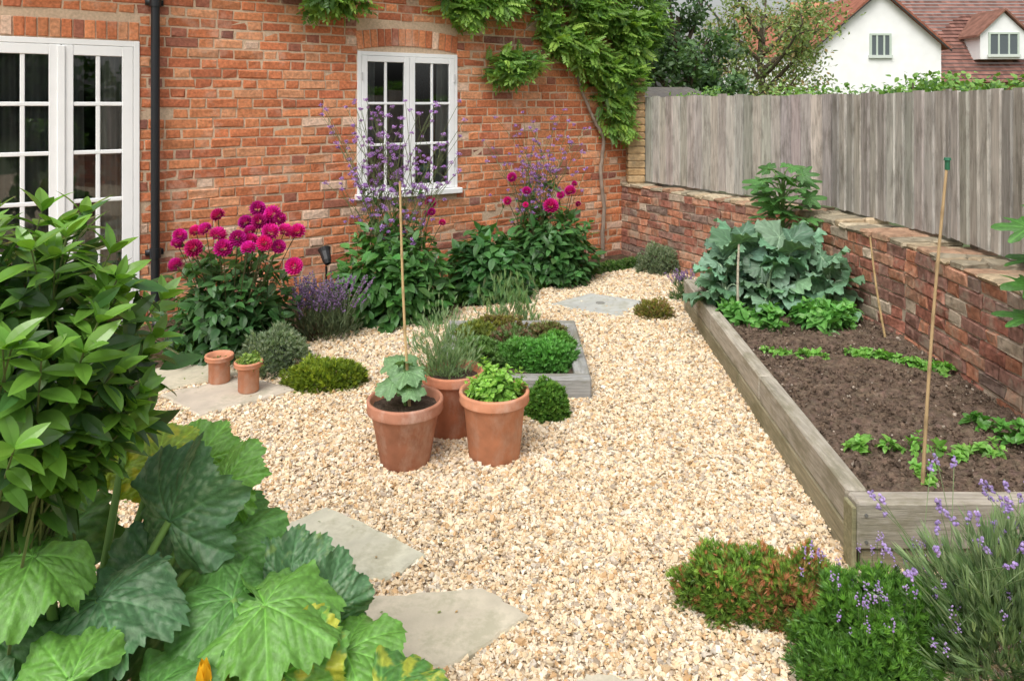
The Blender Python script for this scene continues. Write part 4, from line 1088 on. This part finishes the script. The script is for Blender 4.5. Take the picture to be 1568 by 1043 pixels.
box(mb,dx0,dx1,dy,41.5,3.9,5.2,(.8,.81,.8)); poly(mb,[(dx0,dy,5.2),(dx1,dy,5.2),((dx0+dx1)/2,dy,6.3)],(.8,.81,.8)); mb.build('dormer',m_render,rh)
mb=MB(); xm2=(dx0+dx1)/2
slope(mb,dx0-.25,5.0,xm2,6.35,dy-.2,42.2,(.22,.11,.08)); slope(mb,dx1+.25,5.0,xm2,6.35,dy-.2,42.2,(.22,.11,.08)); mb.build('dormer_roof',m_tile,rh)
a_=MB();b_=MB(); cwin(a_,b_,dx0+.4,dx1-.4,4.05,5.25,dy-.01,3); a_.build('dormer_window_frame',m_paint,rh); b_.build('dormer_window_pane',m_black,rh)
oh=empty('distant_house',(17,50,0)); mb=MB(); box(mb,18.5,26,50,56,0,5,(.6,.5,.42)); mb.build('walls',m_render,oh); mb=MB()
poly(mb,[(18.2,49.7,4.9),(26,49.7,4.9),(26,53,8.8),(19.6,53,8.8)],(.42,.2,.12)); mb.build('roof',m_tile,oh)
sh=empty('garden_shed',(2.5,11,0)); mb=MB(); box(mb,1.95,2.95,11,13,0,1.62,(.2,.19,.17)); mb.build('walls',m_fence,sh); mb=MB()
V=[(1.85,10.8,1.62),(3.05,10.8,1.62),(3.05,13,1.85),(1.85,13,1.85)]; V+=[(x,y,z+.05) for x,y,z in V]
mb.add(V,[(0,1,2,3),(4,5,6,7),(0,1,5,4),(1,2,6,5),(2,3,7,6),(3,0,4,7)],(.16,.15,.14)); mb.build('roof',m_cap,sh)
mb=MB(); n=6000  # hedge added unseen behind the camera to darken reflections in the window panes
P=np.c_[R.uniform(-8,9,n),-7+R.normal(0,.35,n),R.uniform(0,1,n)]; P[:,2]*=2.7+.45*np.sin(P[:,0]*2)+.3*np.sin(P[:,0]*5.3)
mb.inst(leafT(1,.6,4,.2,.2),orient(rnd(n),rnd(n,.5)+[0,.6,.6]),P,pal([(.05,.11,.03),(.08,.16,.04)],[1,1],n),scale=.24*R.uniform(.7,1.3,n))
box(mb,-8,9,-7.25,-6.9,0,2.1,(.02,.03,.01)); mb.build('unseen_reflection_hedge',m_leaf,origin=(0,-7,0))

# ------------------------------------------------------------------ light, sky, camera
SE,SA=radians(55),radians(205)
w=bpy.data.worlds.new('World'); scene.world=w; w.use_nodes=True; nt=w.node_tree
bg=nt.nodes['Background']; sk=nt.nodes.new('ShaderNodeTexSky'); sk.sky_type='NISHITA'; sk.sun_disc=False
sk.sun_elevation=SE; sk.sun_rotation=SA; sk.air_density=1.6; sk.dust_density=6; sk.ozone_density=1
hs=nt.nodes.new('ShaderNodeHueSaturation'); hs.inputs['Saturation'].default_value=.22; hs.inputs['Value'].default_value=1.3
nt.links.new(sk.outputs[0],hs.inputs['Color']); nt.links.new(hs.outputs[0],bg.inputs['Color']); bg.inputs['Strength'].default_value=.15
l=bpy.data.lights.new('sun','SUN'); l.energy=1.25; l.angle=radians(34); l.color=(1,.97,.92)
lo=bpy.data.objects.new('sun',l); scene.collection.objects.link(lo)
from mathutils import Vector as Vc
sd=Vc((sin(SA)*cos(SE),cos(SA)*cos(SE),sin(SE))); lo.rotation_euler=sd.to_track_quat('Z','Y').to_euler(); lo.location=(0,0,10)
cam=bpy.data.cameras.new('camera'); co=bpy.data.objects.new('camera',cam); scene.collection.objects.link(co)
co.location=(0,0,1.6); co.rotation_euler=(radians(90),0,0); cam.sensor_width=36; cam.lens=36*1150/1568; cam.shift_y=-361/1568
cam.clip_end=1000; cam.clip_start=.05; scene.camera=co
scene.view_settings.view_transform='Standard'; scene.view_settings.look='None'; scene.view_settings.exposure=0
print('done')
